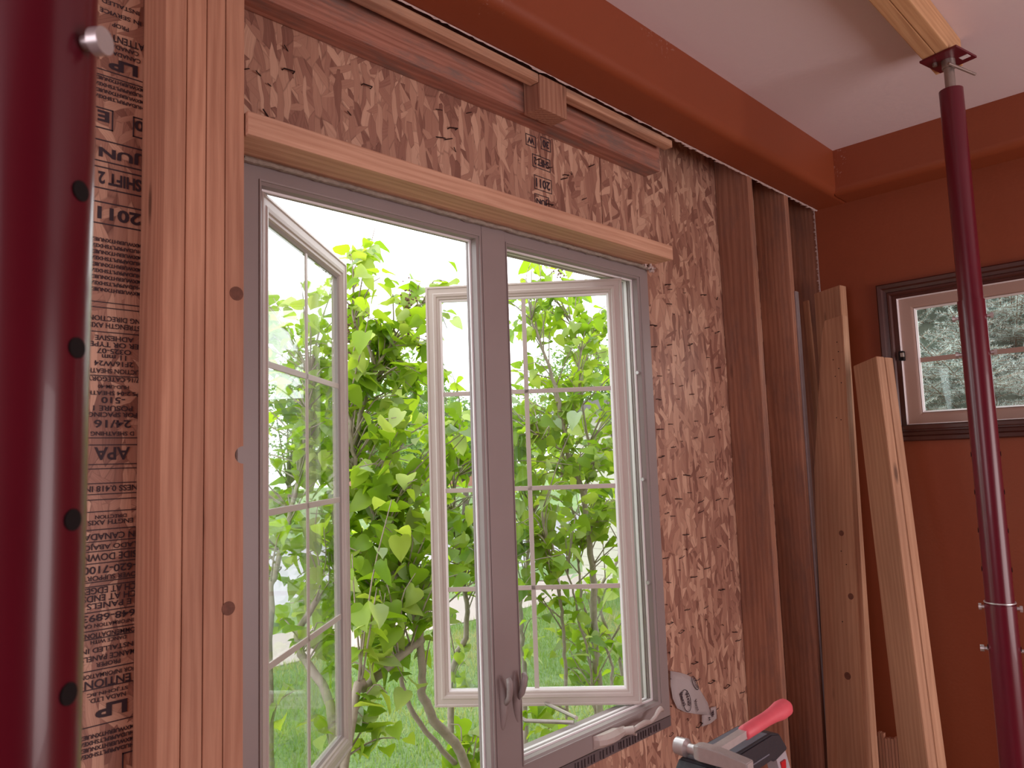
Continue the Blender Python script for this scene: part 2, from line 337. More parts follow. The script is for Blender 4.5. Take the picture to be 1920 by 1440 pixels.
def soffit(name, axis, a0, a1, inner, outer):
    # vertical face at `inner`, rounded lower edge, underside to `outer`
    r = .032; z = 1.08; pts = [(inner, CEIL + .02)]
    for k in range(9):
        t = math.pi * (k / 8) / 2
        pts.append((inner + r - r * math.cos(t), z + r - r * math.sin(t)))
    pts += [(outer, z), (outer, CEIL + .02)]
    o = prism(name, pts, axis, a0, a1, M['scuffed'], smooth=True); o.data.set_sharp_from_angle(angle=math.radians(35))
    return tag(o, kind='structure')
soffit('trim_1', 'x', -2.5, 3.40, 1.19, 1.333)
soffit('trim_2', 'y', -3.25, 1.20, 3.22, 3.40)
# torn drywall edge under the soffit and down the corner
def torn_edge(name, pts, side, wid, label):
    bm = bmesh.new(); prev = None; n = 220
    P = [Vector(p) for p in pts]
    for i in range(n + 1):
        p = P[0].lerp(P[1], i / n)
        k = noise.noise(Vector((i * .23, 3, side.x * 5))) + .7 * noise.noise(Vector((i * .9, 1, 0)))
        wv = wid * (.55 + .8 * max(-.5, k))
        a = bm.verts.new(p); b_ = bm.verts.new(p + side * wv); c_ = bm.verts.new(p + side * wv * .8 + Vector((-.0015, -.003, -.0035)))
        if prev:
            bm.faces.new((prev[0], a, b_, prev[1])); bm.faces.new((prev[1], b_, c_, prev[2])); bm.faces.new((prev[2], c_, a, prev[0]))
        prev = (a, b_, c_)
    o = from_bm(name, bm, M['gyp']); return tag(o, label, 'drywall')
torn_edge('torn_drywall_edge', [(-.5, 1.331, 1.0785), (2.2, 1.331, 1.0785)], Vector((0, 1, 0)), .011, 'whitish torn drywall edge along the underside of the terracotta soffit')
torn_edge('torn_drywall_edge', [(2.2, 1.331, 1.0785), (3.375, 1.331, 1.0785)], Vector((0, 1, 0)), .020, 'ragged white drywall break under the soffit above the right hand studs')
torn_edge('torn_drywall_edge', [(3.368, 1.345, 1.08), (3.368, 1.345, .62)], Vector((.2, .98, 0)), .014, 'ragged white drywall edge running down the corner of the right wall')

# ================================================================== SHEATHING
def sheath(name, poly, label, parts=None):
    return tag(prism(name, poly, 'y', OSB, OSB + .012, M['osb']), label, 'wall sheathing')
WX0, WX1, WB, WT = .697, 2.184, -.862, .658          # outer edges of the window frame
ZT = CEIL - .001; ZB = FLOOR + .001
left_sheet = sheath('strand_board_sheathing', [(-2.48, ZB), (.68, ZB), (.68, ZT), (-2.48, ZT)], 'strand board sheathing printed with upside down text, left of the four-ply post')
top_sheet = sheath('strand_board_sheathing', [(.682, WT + .004), (1.95, WT + .004), (1.95, ZT), (.682, ZT)], 'strand board panel above the window header, stamped SHIFT 2 and 2011')
bm = bmesh.new()
for b4 in ((2.1845 + .0045, 3.52, ZB, ZT), (1.953, 2.189, WT + .004, ZT), (1.922, 2.189, ZB, WB - .004)):
    add_box(bm, b4[0], b4[1], OSB, OSB + .012, b4[2], b4[3])
right_sheet = tag(from_bm('strand_board_sheathing', bm, M['osb']), 'strand board sheathing right of the casement window, bristling with staples', 'wall sheathing')
low_sheet = sheath('strand_board_sheathing', [(.682, ZB), (1.92, ZB), (1.92, WB - .004), (.682, WB - .004)], 'strand board panel under the casement window')
# outside cladding round the window
bm = bmesh.new()
for x0, x1, z0, z1 in ((-2.6, WX0 - .005, -1.9, 1.4), (WX1 + .005, 3.62, -1.9, 1.4), (WX0 - .005, WX1 + .005, WT + .005, 1.4), (WX0 - .005, WX1 + .005, -1.9, WB - .005)):
    z = z0
    while z < z1 - .001:
        zz = min(z + .11, z1)
        vs_ = [bm.verts.new(p) for p in ((x0, 1.488, z), (x1, 1.488, z), (x1, 1.488, zz), (x0, 1.488, zz), (x0, 1.512, z), (x1, 1.512, z), (x1, 1.503, zz), (x0, 1.503, zz))]
        for f in ((0, 1, 2, 3), (4, 7, 6, 5), (0, 4, 5, 1), (3, 2, 6, 7), (0, 3, 7, 4), (1, 5, 6, 2)): bm.faces.new([vs_[i] for i in f])
        z = zz
tag(from_bm('wall_outside', bm, M['siding']), kind='structure')
# staples bristling from the right panel
def staple_mesh(kind):
    bm = bmesh.new(); r = .0011
    if kind == 0: add_tube(bm, [(-.008, .0, 0), (-.008, -.006, .0), (.008, -.007, .001), (.009, .0, .001)], [r] * 4, 4)
    elif kind == 1: add_tube(bm, [(0, 0, 0), (-.012, -.008, .001)], [r, r], 4)
    else: add_tube(bm, [(0, 0, 0), (.010, -.006, .0015), (.016, -.007, .003)], [r] * 3, 4)
    bmesh.ops.recalc_face_normals(bm, faces=bm.faces); me = bpy.data.meshes.new('staple'); bm.to_mesh(me); bm.free(); me.materials.append(M['nail']); return me
SM = [staple_mesh(k) for k in range(3)]
def staples(parent, spots):
    for x, z in spots:
        o = bpy.data.objects.new('staple', random.choice(SM)); C.objects.link(o); o.parent = parent
        o.location = (x, OSB, z); o.rotation_euler = (0, random.uniform(-.35, .25), 0); s = random.uniform(1.0, 1.7); o.scale = (s, s, s)
sp = []
for col, n in ((2.215, 19), (2.30, 17), (2.36, 15), (2.45, 17), (2.56, 12), (2.66, 12)):
    for k in range(n):
        z = -.95 + 1.62 * (k + random.random() * .8) / n
        sp.append((col + random.gauss(0, .012), z))
staples(right_sheet, sp)
staples(top_sheet, [(random.uniform(.70, .80), random.uniform(.72, .95)) for _ in range(6)] + [(random.uniform(.8, 1.9), random.uniform(.70, .96)) for _ in range(24)])
# printed marks
def stamp(txt, x, z, h, wd, parent, flip=True, mat=None, y=OSB, bold=0.0, name='printed_text', rot=0, extra=0):
    cu = bpy.data.curves.new(name, 'FONT'); cu.body = txt; cu.size = 1; cu.align_x = 'CENTER'; cu.align_y = 'CENTER'; cu.offset = bold; cu.extrude = 0.0
    cu.resolution_u = 3
    tmp = bpy.data.objects.new(name, cu); C.objects.link(tmp)
    me = bpy.data.meshes.new_from_object(tmp); bpy.data.objects.remove(tmp); bpy.data.curves.remove(cu)
    co = np.array([v.co[:] for v in me.vertices]); 
    if len(co) == 0: return None
    mn, mx_ = co.min(0), co.max(0); ww, hh = mx_[0] - mn[0], mx_[1] - mn[1]
    cx, cy = (mn[0] + mx_[0]) / 2, (mn[1] + mx_[1]) / 2
    a = (math.pi if flip else 0) + rot
    for v in me.vertices:
        u = (v.co.x - cx) / ww * wd; t = (v.co.y - cy) / hh * h
        v.co = Vector((x + u * math.cos(a) - t * math.sin(a), y - .0012, z + u * math.sin(a) + t * math.cos(a)))
    me.flip_normals() if False else None
    o = link(name, me, mat or M['ink'], parent); return o
def ink_box(x, z, wd, h, parent, t=.0022, name='printed_border'):
    bm = bmesh.new(); y0, y1 = OSB - .0012, OSB + .001
    for b in ((x - wd / 2, x + wd / 2, z - h / 2, z - h / 2 + t), (x - wd / 2, x + wd / 2, z + h / 2 - t, z + h / 2), (x - wd / 2, x - wd / 2 + t, z - h / 2, z + h / 2), (x + wd / 2 - t, x + wd / 2, z - h / 2, z + h / 2)):
        add_box(bm, b[0], b[1], y0, y1, b[2], b[3])
    return from_bm(name, bm, M['ink'], parent)
def rule(x0, x1, z, parent, t=.0016):
    return boxo('printed_line', (x0, x1, OSB - .0012, OSB + .001, z - t / 2, z + t / 2), M['ink'], parent)
def lz(py, px=222): return at(px, py, Y=OSB).z
rows = [(12, 'INSTALLED', 9), (30, 'IN SERVICE', 9), (50, 'PROP', 9), (75, 'ATTENTION', 15), (90, 'CANADA BC', 9), (103, 'CANADA LTD', 9),
        (600, 'NG DIRECTION', 10), (613, 'STRENGTH AXIS', 10), (636, 'ADHESIVE', 10), (648, 'ER OR TYPE', 10), (660, 'O325-07', 10), (671, '11 mm', 10),
        (683, '2F16/W24', 10), (697, 'UCTION SHEATH', 9), (712, '7/16 CATEGORY', 9), (726, 'HUD-UM-40', 7), (738, 'PS 2-04 SHEATH', 8), (751, '-510', 12),
        (766, 'POSURE 1', 10), (778, 'FOR SPACING', 9), (795, '24/16', 15), (813, 'D SHEATHING', 8), (850, 'APA', 24), (915, 'NESS 0.418 IN', 11),
        (967, 'DIRECTION', 7), (977, 'ENGTH AXIS', 9), (1003, 'IN CANADA', 12), (1021, 'LADO ABAJO', 12), (1041, 'SIDE DOWN', 13), (1064, '-620-7100', 14),
        (1079, 'OVER SUPPORT', 9), (1102, 'CH AT EDGES', 12), (1116, 'CH AT ENDS', 12), (1130, 'E PANELS', 11), (1152, '648-6893', 13), (1166, 'INFORMATION CA', 7),
        (1184, 'OMMENDATIONS', 9), (1196, 'DANCE WITH', 7), (1211, 'INSTALLED IN', 9), (1226, 'MANCE PANELS', 10), (1239, 'PROPER', 8), (1258, 'FOR INFORMATION', 8),
        (1273, 'ENTION', 15), (1291, 'ST.JOHN.BC', 8), (1303, 'NADA LTD.', 8)]
S = 1 / 1040.0
for py, t, hp in rows:
    stamp(t, .4655, lz(py), hp * S * 1.0, min(.088, len(t) * hp * S * .86), left_sheet, bold=.018)
for py in (118 + 22, 150, 570, 580, 625, 706, 821, 834, 870, 878, 905, 925, 935, 957, 990, 1012, 1030, 1052, 1086, 1094, 1141, 1175, 1190, 1248, 1282, 1350):
    rule(.415, .507, lz(py), left_sheet)
for py in (124, 1325):
    stamp('LP', .472, lz(py), 24 * S, .052, left_sheet, bold=.04)
for py, t in ((290, 'JUN'), (340, 'SHIFT 2'), (405, '2011')):
    stamp(t, .470, lz(py), 25 * S, .075, left_sheet, bold=.035); ink_box(.470, lz(py), .095, 44 * S, left_sheet)
stamp('E', .439, lz(226), 22 * S, .020, left_sheet, bold=.035); ink_box(.436, lz(230), .040, 42 * S, left_sheet)
stamp('0', .503, lz(226), 22 * S, .018, left_sheet, bold=.035); ink_box(.508, lz(230), .034, 42 * S, left_sheet)
ink_box(.508, lz(1432), .034, 34 * S, left_sheet)
for p0, n in ((156, 4), (455, 9), (1368, 4)):
    for k in range(n):
        stamp('HUDAPRPLTSHXEA' if k % 2 else 'MXWUERHTXNUIEZ', .4655, lz(p0 + k * 11.5), 7.5 * S, .088, left_sheet, bold=.03)
for px, py, t, wd, h in ((995, 264, 'W', .030, .020), (1023, 271, '30', .030, .024), (1015, 306, 'SHIFT 2', .066, .024), (1018, 346, '2011', .064, .028), (1016, 378, 'JUN', .050, .022)):
    p = at(px, py, Y=OSB); stamp(t, p.x, p.z, h, wd, top_sheet, bold=.03); ink_box(p.x, p.z, wd + .014, h + .016, top_sheet, .002)

# ================================================================== FRAMING LUMBER
def board(name, b, mat, label, cat, bev=.0025, group=None, parent=None):
    """axis aligned stick; its origin sits at its foot so the grain follows the piece"""
    x0, x1, y0, y1, z0, z1 = b; c = Vector(((x0 + x1) / 2, (y0 + y1) / 2, z0))
    o = boxo(name, (x0 - c.x, x1 - c.x, y0 - c.y, y1 - c.y, 0, z1 - z0), mat, parent, bev); o.location = c
    if cat: tag(o, label, cat, group)
    return o
xs = [at(p, 700, Y=1.362).x for p in (302, 345, 384.5, 421, 457.5)]
names = ['wall post ply farthest from the window, beside the printed sheathing', 'second wall post ply counted from the printed sheathing',
         'third wall post ply, directly left of the notched trimmer', 'trimmer ply tight against the window frame, with a half round notch and dark knots']
zt = CEIL - .001
for i in range(4):
    x0, x1 = xs[i] + .0006, xs[i + 1] - .0006
    if i == 3:
        zc = at(455, 853, Y=1.362).z; pts = [(x0, ZB), (x1, ZB)]; r = .0165
        for k in range(13):
            a = -math.pi / 2 - math.pi * k / 12; pts.append((x1 - .0005 + r * math.cos(a) * 1.0, zc + r * math.sin(a)))
        pts += [(x1, zt), (x0, zt)]
        o = prism('wall_stud', pts, 'y', 1.362, 1.4745, M['fir']); tag(o, names[i], 'stud', 'plies of the four-ply post')
    else:
        o = board('wall_stud', (x0, x1, 1.362 + (.0012 if i % 2 else 0), 1.4745, ZB, zt), M['fir_old' if i == 9 else 'fir'], names[i], 'stud', group='plies of the four-ply post')
    if i == 3:
        for px, py, rr in ((447, 551, .0135), (432, 1140, .0125)):
            p = at(px, py, Y=1.362); bm = bmesh.new(); add_cyl(bm, (p.x - .004, 1.3612, p.z), (p.x - .004, 1.366, p.z), rr, rr, 20); k_ = from_bm('knot', bm, M['knot'], o)
dust = board('wall_stud', (2.712, 2.750, 1.335, 1.4745, ZB, zt), M['fir_old'], 'first stud right of the window, its front edge pale and bright', 'stud', group='studs right of the window')
board('wall_stud', (3.040, 3.078, 1.337, 1.4745, ZB, zt), M['fir_old'], 'second stud right of the window, carrying the grey metal strap', 'stud', group='studs right of the window')
board('wall_stud', (3.376, 3.414, 1.350, 1.4745, ZB, zt), M['fir_old'], 'dark corner stud behind the edge of the right wall drywall', 'stud', group='studs right of the window')
p = at(1490, 545, Y=1.33)
tag(boxo('metal_strap', (3.068, 3.096, 1.3295, 1.3365, -1.3, p.z), M['galv'], bev=.001), 'narrow grey metal strap on the front edge of the second stud', 'strap')
# header over the window, a flat timber
hd = boxo('window_header', (0, 2.172 - .662, 0, .112, 0, .048), M['header'], bev=.003); hd.location = (.662, 1.352, .652)
tag(hd, 'pale flat timber header resting across the top of the casement window', 'header')
def xboard(name, b, mat, label, cat, bev=.003):
    x0, x1, y0, y1, z0, z1 = b
    o = boxo(name, (0, x1 - x0, 0, y1 - y0, 0, z1 - z0), mat, None, bev); o.location = (x0, y0, z0); return tag(o, label, cat)
xboard('top_plate', (.662, 2.213, 1.41, 1.4745, .988, 1.16), M['plate'], 'reddish timber plate with grey residue high above the window header', 'plate')
xboard('furring_strip', (-.8, 1.518, 1.347, 1.38, 1.052, 1.0775), M['furring'], 'thin wood strip under the soffit, left of the short block', 'furring strip')
xboard('furring_strip', (1.637, 2.199, 1.347, 1.38, 1.052, 1.0775), M['furring'], 'thin wood strip under the soffit, right of the short block', 'furring strip')
bk = xboard('wood_block', (1.520, 1.635, 1.345, 1.4095, .978, 1.0775), lumber('block_wood', (.50, .28, .19), (.32, .15, .10)), 'short wood block hanging from the soffit between two thin strips', 'block')
def crumbs(name, pts, r, parent, mat, n):
    bm = bmesh.new()
    for _ in range(n):
        c = random.choice(pts); mt_ = Matrix.Translation(Vector(c) + Vector((random.gauss(0, r), random.gauss(0, r * .4), random.gauss(0, r * .45)))) @ Matrix.Rotation(random.random() * 6, 4, Vector((random.random(), random.random(), 1)))
        s = random.uniform(.003, .008); bmesh.ops.create_icosphere(bm, subdivisions=1, radius=s, matrix=mt_ @ Matrix.Diagonal((1.4, .8, .8, 1)))
    return from_bm(name, bm, mat, parent)
crumbs('foam_residue', [(1.49, 1.42, .975), (1.52, 1.41, .972), (1.56, 1.41, .972), (1.60, 1.41, .972)], .012, bk, M['foam'], 60)
# caulk bead in the gap between header and frame
bm = bmesh.new(); prev = None
for i in range(180):
    x = .70 + 1.48 * i / 179; k = noise.noise(Vector((x * 16, 0, 0))); k2 = noise.noise(Vector((x * 60, 5, 0)))
    c = Vector((x, 1.452 + .004 * k, .6445 - .004 * abs(k2)))
    ring = [bm.verts.new(c + Vector((0, (.010 + .004 * k2) * math.cos(a), (.0055 + .0015 * k) * math.sin(a)))) for a in (0, 1.05, 2.1, 3.14, 4.2, 5.25)]
    if prev:
        for q in range(6): bm.faces.new((prev[q], prev[(q + 1) % 6], ring[(q + 1) % 6], ring[q]))
    prev = ring
tag(from_bm('caulk_bead', bm, M['foam']), 'rough grey caulk bead between the timber header and the window frame', 'caulk')
crumbs_o = tag(crumbs('splintered_caulk', [(2.16, 1.44, .645), (2.185, 1.45, .64), (2.14, 1.45, .648)], .009, None, M['gyp'], 26), 'broken lumps of caulk at the top right corner of the window frame', 'caulk')

# ================================================================== WINDOW 1 (double casement)
win = empty('window_1'); tag(win, kind='structure')
OX = ((.752, 1.375), (1.492, 2.126)); OZ0, OZ1 = -.797, .604; H = OZ1 - OZ0; CZ = (OZ0 + OZ1) / 2
FY = 1.466
YJ = [(.000, .012), (.000, .030), (-.006, .031), (-.006, .040), (.002, .041), (.002, .050), (-.005, .051), (-.005, .060), (.003, .062), (.003, .095)]
for k, (a, b) in enumerate(OX):
    w_ = b - a; c = (a + b) / 2
    lo = (a - WX0) if k == 0 else (1.492 - 1.4338); ro = (1.4332 - b) if k == 0 else (WX1 - b)
    uo = .0583; dp = .095 if k else .048
    prof = [(.007, FY), (.0, FY + .006), (.0, FY + .026), (.004, FY + .027), (.004, FY + .036), (-.004, FY + .037), (-.004, FY + .044), (.004, FY + .045), (.004, FY + dp), (uo - .001, FY + dp), (uo - .001, FY + .002), (uo - .0035, FY)]
    ring_frame('window_frame', c, CZ, w_, H, prof, M['vinyl'], win)
    ring_frame('weatherstrip', c, CZ, w_ - .001, H - .001, [(.0005, FY + .0265), (-.004, FY + .028), (-.004, FY + .034), (.003, FY + .036)], M['strip'], win)
    if k: ring_frame('weatherstrip', c, CZ, w_ + .004, H + .004, [(.0015, FY + .050), (-.003, FY + .051), (-.003, FY + .062), (.0015, FY + .063)], M['strip'], win)
# raised interior stop line beside each opening
for k, (a, b) in enumerate(OX):
    ring_frame('stop_bead', (a + b) / 2, CZ, b - a + .012, H + .012, [(0, FY - .0025), (.0035, FY - .003), (.0035, FY + .002), (0, FY + .002)], M['vinyl'], win)
boxo('mullion_cover', (1.390, 1.477, FY - .0022, FY + .004, OZ0 - .052, OZ1 + .050), M['vinyl'], win, .0008)
def sash(hx, hy, ang, w_, left, label):
    """ang: heading of the sash from its hinge; local x runs hinge -> free edge, local y to the outside"""
    e = empty('casement_sash', (hx, hy, CZ), (0, 0, ang), win); e['label'] = label
    s = 1 if left else -1          # local +y must be the outside
    h = H - .012; fr = .047
    prof = [(0, .011), (.003, .006), (.009, .0055), (.012, .0015), (.020, .0), (.024, .0028), (.038, .003), (.041, .0), (fr, .001), (fr, .034), (0, .034)]
    prof = [(u, v * s) for u, v in prof]
    cx = w_ / 2
    ring_frame('sash_rail', cx, 0, w_ - 2 * fr, h - 2 * fr, prof, M['sash'], e)
    ring_frame('glazing_bead', cx, 0, w_ - 2 * fr, h - 2 * fr, [(-.006, .0145 * s), (.001, .010 * s), (.001, .026 * s), (-.006, .024 * s)], M['strip'] if not left else M['vinyl'], e)
    gw, gh = w_ - 2 * fr, h - 2 * fr
    boxo('glass_pane', (cx - gw / 2, cx + gw / 2, min(.0175 * s, .0205 * s), max(.0175 * s, .0205 * s), -gh / 2, gh / 2), M['glass2'], e)
    y0, y1 = sorted((.0135 * s, .0172 * s))
    boxo('muntin', (cx - .0075, cx + .0075, y0, y1, -gh / 2, gh / 2), M['sash'], e, .001)
    for j in (1, 2, 3):
        z = -gh / 2 + gh * j / 4
        boxo('muntin', (cx - gw / 2, cx + gw / 2, y0, y1, z - .0075, z + .0075), M['sash'], e, .001)
    # keeper and scratches on the free edge
    return e
LA = math.atan2(1.900 - 1.487, 1.245 - .762)
sash(.762, 1.487, LA, .630, True, 'left casement sash swung outward, hinged at the left jamb')
RA = math.atan2(1.985 - 1.497, 1.610 - 2.037)
sash(2.050, 1.482, RA, .668, False, 'right casement sash swung outward, hinged at the right jamb')
# hinge arm and operator arm under the right sash
p0 = at(1048, 1330, Z=-.80); cylo('operator_arm', (1.80, 1.545, OZ0 + .016), (1.86, 1.745, OZ0 + .012), .006, M['dull'], win, seg=8)
bm = bmesh.new(); add_tube(bm, [(1.77, 1.53, OZ0 + .014), (1.70, 1.66, OZ0 + .010), (1.745, 1.80, OZ0 + .006)], [.007, .006, .005], 6); from_bm('operator_arm', bm, M['dull'], win)
bm = bmesh.new(); add_tube(bm, [(2.08, 1.52, OZ0 + .014), (2.00, 1.60, OZ0 + .012), (1.90, 1.66, OZ0 + .010)], [.006, .006, .005], 6); from_bm('hinge_arm', bm, M['dull'], win)
# latch levers on the mullion
def lever(px, pyt, pyb, mir):
    a = at(px, pyt, Y=FY); b = at(px, pyb, Y=FY); L_ = a.z - b.z; x = a.x
    e = empty('latch_lever', (x, FY, (a.z + b.z) / 2), (0, 0, 0), win)
    bm = bmesh.new(); n = 18; prev = None
    for i in range(n + 1):
        t = i / n; z = L_ * (.5 - t) - (.02 if False else 0)
        wv = (.0115 * math.sin(math.pi * min(1, t * .93 + .07)) ** .6 + .002); d = .004 + .013 * math.sin(math.pi * t) ** .8
        xo = mir * .005 * math.sin(math.pi * t)
        ring = [bm.verts.new((xo + wv * math.cos(q), -d * max(0, math.sin(q)) if 0 < q < math.pi else 0, z)) for q in [math.pi * j / 10 for j in range(11)]]
        if prev:
            for j in range(10): bm.faces.new((prev[j], prev[j + 1], ring[j + 1], ring[j]))
            bm.faces.new((prev[10], prev[0], ring[0], ring[10]))
        prev = ring
    body = from_bm('escutcheon', bm, M['vinyl'], e, True)
    bm = bmesh.new()
    add_tube(bm, [(mir * .004, -.010, L_ * -.02), (mir * .005, -.026, L_ * .12), (mir * .003, -.032, L_ * .30), (mir * .001, -.034, L_ * .42), (0, -.028, L_ * .50)], [.0065, .008, .0085, .009, .006], 10)
    o = from_bm('handle', bm, M['vinyl'], e, True)
lever(938, 1268, 1370, 1); lever(967, 1258, 1355, -1)
# crank operator on the bottom rail of the right unit
cr = empty('crank_operator', (0, 0, 0), (0, 0, 0), win)
zc = OZ0 - .031
bm = bmesh.new()
base = [(1.775, .005), (1.783, .020), (1.805, .032), (1.835, .036), (1.868, .033), (1.895, .026), (1.915, .020)]
prev = None
for x, d in base:
    hh = .019 if x < 1.88 else .013
    ring = [bm.verts.new((x, FY - dd, zc + zz)) for dd, zz in ((0, -hh), (d * .55, -hh * .95), (d, -hh * .35), (d, hh * .4), (d * .6, hh), (0, hh))]
    if prev:
        for q in range(6): bm.faces.new((prev[q], prev[(q + 1) % 6], ring[(q + 1) % 6], ring[q]))
    else: bm.faces.new(ring)
    prev = ring
bm.faces.new(prev[::-1])
from_bm('operator_cover', bm, M['sash'], cr)
cylo('crank_hub', (1.908, FY - .015, zc), (1.928, FY - .038, zc + .004), .012, M['sash'], cr, .012)
bm = bmesh.new()
add_tube(bm, [(1.925, FY - .036, zc + .002), (1.95, FY - .038, zc + .008), (1.99, FY - .036, zc + .009), (2.022, FY - .034, zc + .002), (2.038, FY - .040, zc + .014), (2.050, FY - .044, zc + .028), (2.064, FY - .044, zc + .033), (2.078, FY - .042, zc + .026)],
         [.007, .0075, .008, .006, .006, .007, .008, .0065], 8)
from_bm('crank_handle', bm, M['sash'], cr, True)
cylo('crank_screw', (1.935, FY - .03, zc - .012), (1.937, FY - .040, zc - .012), .004, M['sash'], cr, seg=10)
# nailing flange below the frame
bm = bmesh.new(); add_box(bm, 1.45, 2.19, OSB - .004, OSB - .0005, WB - .028, WB + .004)
for k in range(46):
    x = 1.48 + k * .0145 + random.uniform(-.003, .003); 
    if random.random() < .75: add_box(bm, x, x + .003, OSB - .009, OSB - .004, WB - .026 + random.random() * .008, WB - .002)
from_bm('nailing_flange', bm, M['track'], win)
# keeper screws on the hinge-side jamb
for z in (.28, -.08, -.42):
    cylo('jamb_keeper', (2.1265, FY + .02, z), (2.119, FY + .02, z), .006, M['steel'], win, seg=10)

# ================================================================== WINDOW 2 (small, in the right wall)
w2 = empty('window_2', (RX, (WY0 + WY1) / 2, (WZ0 + WZ1) / 2), (0, 0, -math.pi / 2)); tag(w2, kind='structure')
ww, wh = WY1 - WY0, WZ1 - WZ0
ring_frame('casing', 0, 0, ww, wh, [(0, -.012), (.006, -.018), (.014, -.018), (.018, -.012), (.030, -.014), (.036, -.020), (.050, -.022), (.055, -.018), (.055, 0), (0, 0)], M['trim'], w2)
boxo('window_stool', (-ww / 2 - .01, ww / 2 + .01, -.030, .03, -wh / 2 - .008, -wh / 2 + .010), M['trim'], w2, .003)
ring_frame('jamb_liner', 0, 0, ww - .036, wh - .026, [(0, -.004), (.003, -.006), (.020, -.005), (.020, .075), (0, .075)], M['trim'], w2)
ring_frame('jamb_bead', 0, 0, ww - .044, wh - .034, [(0, -.002), (.0035, -.0065), (.0035, .01), (0, .01)], M['strip'], w2)
ring_frame('window_sash', 0, 0, ww - .155, wh - .125, [(0, .020), (.006, .012), (.012, .010), (.056, .008), (.056, .05), (0, .05)], M['tan'], w2)
ring_frame('glazing_bead', 0, 0, ww - .165, wh - .135, [(0, .022), (.006, .014), (.006, .03), (0, .03)], M['strip'], w2)
boxo('glass_pane', (-ww / 2 + .07, ww / 2 - .07, .030, .034, -wh / 2 + .055, wh / 2 - .055), M['glass'], w2)
boxo('muntin', (-ww / 2 + .075, ww / 2 - .075, .022, .030, -.010, .010), M['tan'], w2, .002)
e = empty('sash_lock', (-ww / 2 + .022, .0, .022), (0, 0, 0), w2)
boxo('lock_body', (-.010, .010, -.020, .004, -.020, .020), M['hole'], e, .003); boxo('lock_lever', (-.002, .012, -.026, -.012, -.006, .012), M['dull'], e, .002)

# ================================================================== SHORING: beam and two red posts
bx0, bx1 = -1.6, 2.635
for y0, y1, lb in ((.555, .5935, 'near ply of the pale doubled beam under the ceiling'), (.5945, .633, 'far ply of the pale doubled beam under the ceiling')):
    xboard('shoring_beam', (bx0, bx1, y0, y1, 1.184, CEIL - .0005), M['pale'], lb, 'beam', .003)
def shoring_post(cx, cy, lower_top, mid_top, r3, label, hole_ang, holes, bolts, plate=True, ring=None):
    P_ = empty('shoring_post', (cx, cy, FLOOR)); tag(P_, label, 'shoring post'); z0 = FLOOR
    def seg(name, a, b, r, m_=M['red']):
        o = cylo(name, (0, 0, a - z0), (0, 0, b - z0), r, m_, P_, seg=48); return o
    boxo('base_plate', (-.07, .07, -.07, .07, .0, .008), M['red'], P_, .002)
    lower = seg('lower_tube', FLOOR + .008, lower_top, r3)
    if mid_top: seg('middle_tube', lower_top, mid_top, r3 - .003)
    seg('upper_tube', mid_top or lower_top, 1.08, r3 - .0065)
    seg('screw_jack', 1.08, 1.165, .0145, M['dull'])
    # top plate turned a little
    e_ = boxo('top_plate', (-.062, .062, -.055, .055, 0, .007), M['red'], P_, .001); e_.location = (0, 0, 1.1765 - z0); e_.rotation_euler = (0, 0, math.radians(-12))
    boxo('plate_label', (.012, .034, -.050, -.026, -.0012, .0005), M['whitelabel'], e_)
    for dx, dy in ((.03, .0), (-.02, .03)): cylo('plate_bolt', (dx, dy, .001), (dx, dy, -.010), .007, M['dull'], e_, seg=6)
    cylo('turning_bar', (.045 - .09, -.02 + .01, 1.147 - z0), (.075, -.052, 1.138 - z0), .0045, M['dull'], P_, seg=10)
    cylo('screw_collar', (0, 0, 1.150 - z0), (0, 0, 1.1762 - z0), .019, M['dull'], P_, seg=16)
    d = Vector((math.cos(hole_ang), math.sin(hole_ang), 0))
    for z, rr in holes:
        for s in (1, -1):
            c = d * s * rr + Vector((0, 0, z - z0)); o = cylo('pin_hole', c - d * s * .002, c + d * s * .0009, .0072, M['hole'], P_, seg=16)
    for z, rr, ln in bolts:
        for s in (1, -1):
            c = d * s * rr + Vector((0, 0, z - z0))
            b_ = cylo('bolt', c, c + d * s * ln * .5, .005, M['steel'], P_, seg=12)
            cylo('bolt_head', c + d * s * ln * .5, c + d * s * ln, .0095, M['steel'], b_, seg=6 if s < 0 else 20)
    if ring: 
        for z, rr in ring: seg('weld_ring', z - .0015, z + .0015, rr + .0008, M['steel'])
    return P_
va = math.atan2(.5745, 2.545)
holes = [(z, .0375) for z in (-.01, -.125, -.245, -.36, -.62)]
shoring_post(2.545, .5745, -.458, .425, .0395, 'red steel shoring post standing before the small right hand window', va + math.pi / 2,
             [(-.03, .0368), (-.14, .0368), (-.25, .0368), (-.36, .0368), (-.58, .040)], [(.375, .0365, .016), (.266, .0365, .016), (-.468, .0395, .014), (-.585, .039, .020)], ring=[(-.452, .0395)])
shoring_post(.129, .585, .52, .80, .0385, 'red steel shoring post close up at the left edge, with pin holes', math.radians(-54),
             [(.585 * k, .0385) for k in (.327, .143, -.05, -.237, -.42, -.60)], [(.297, .0385, .016)])

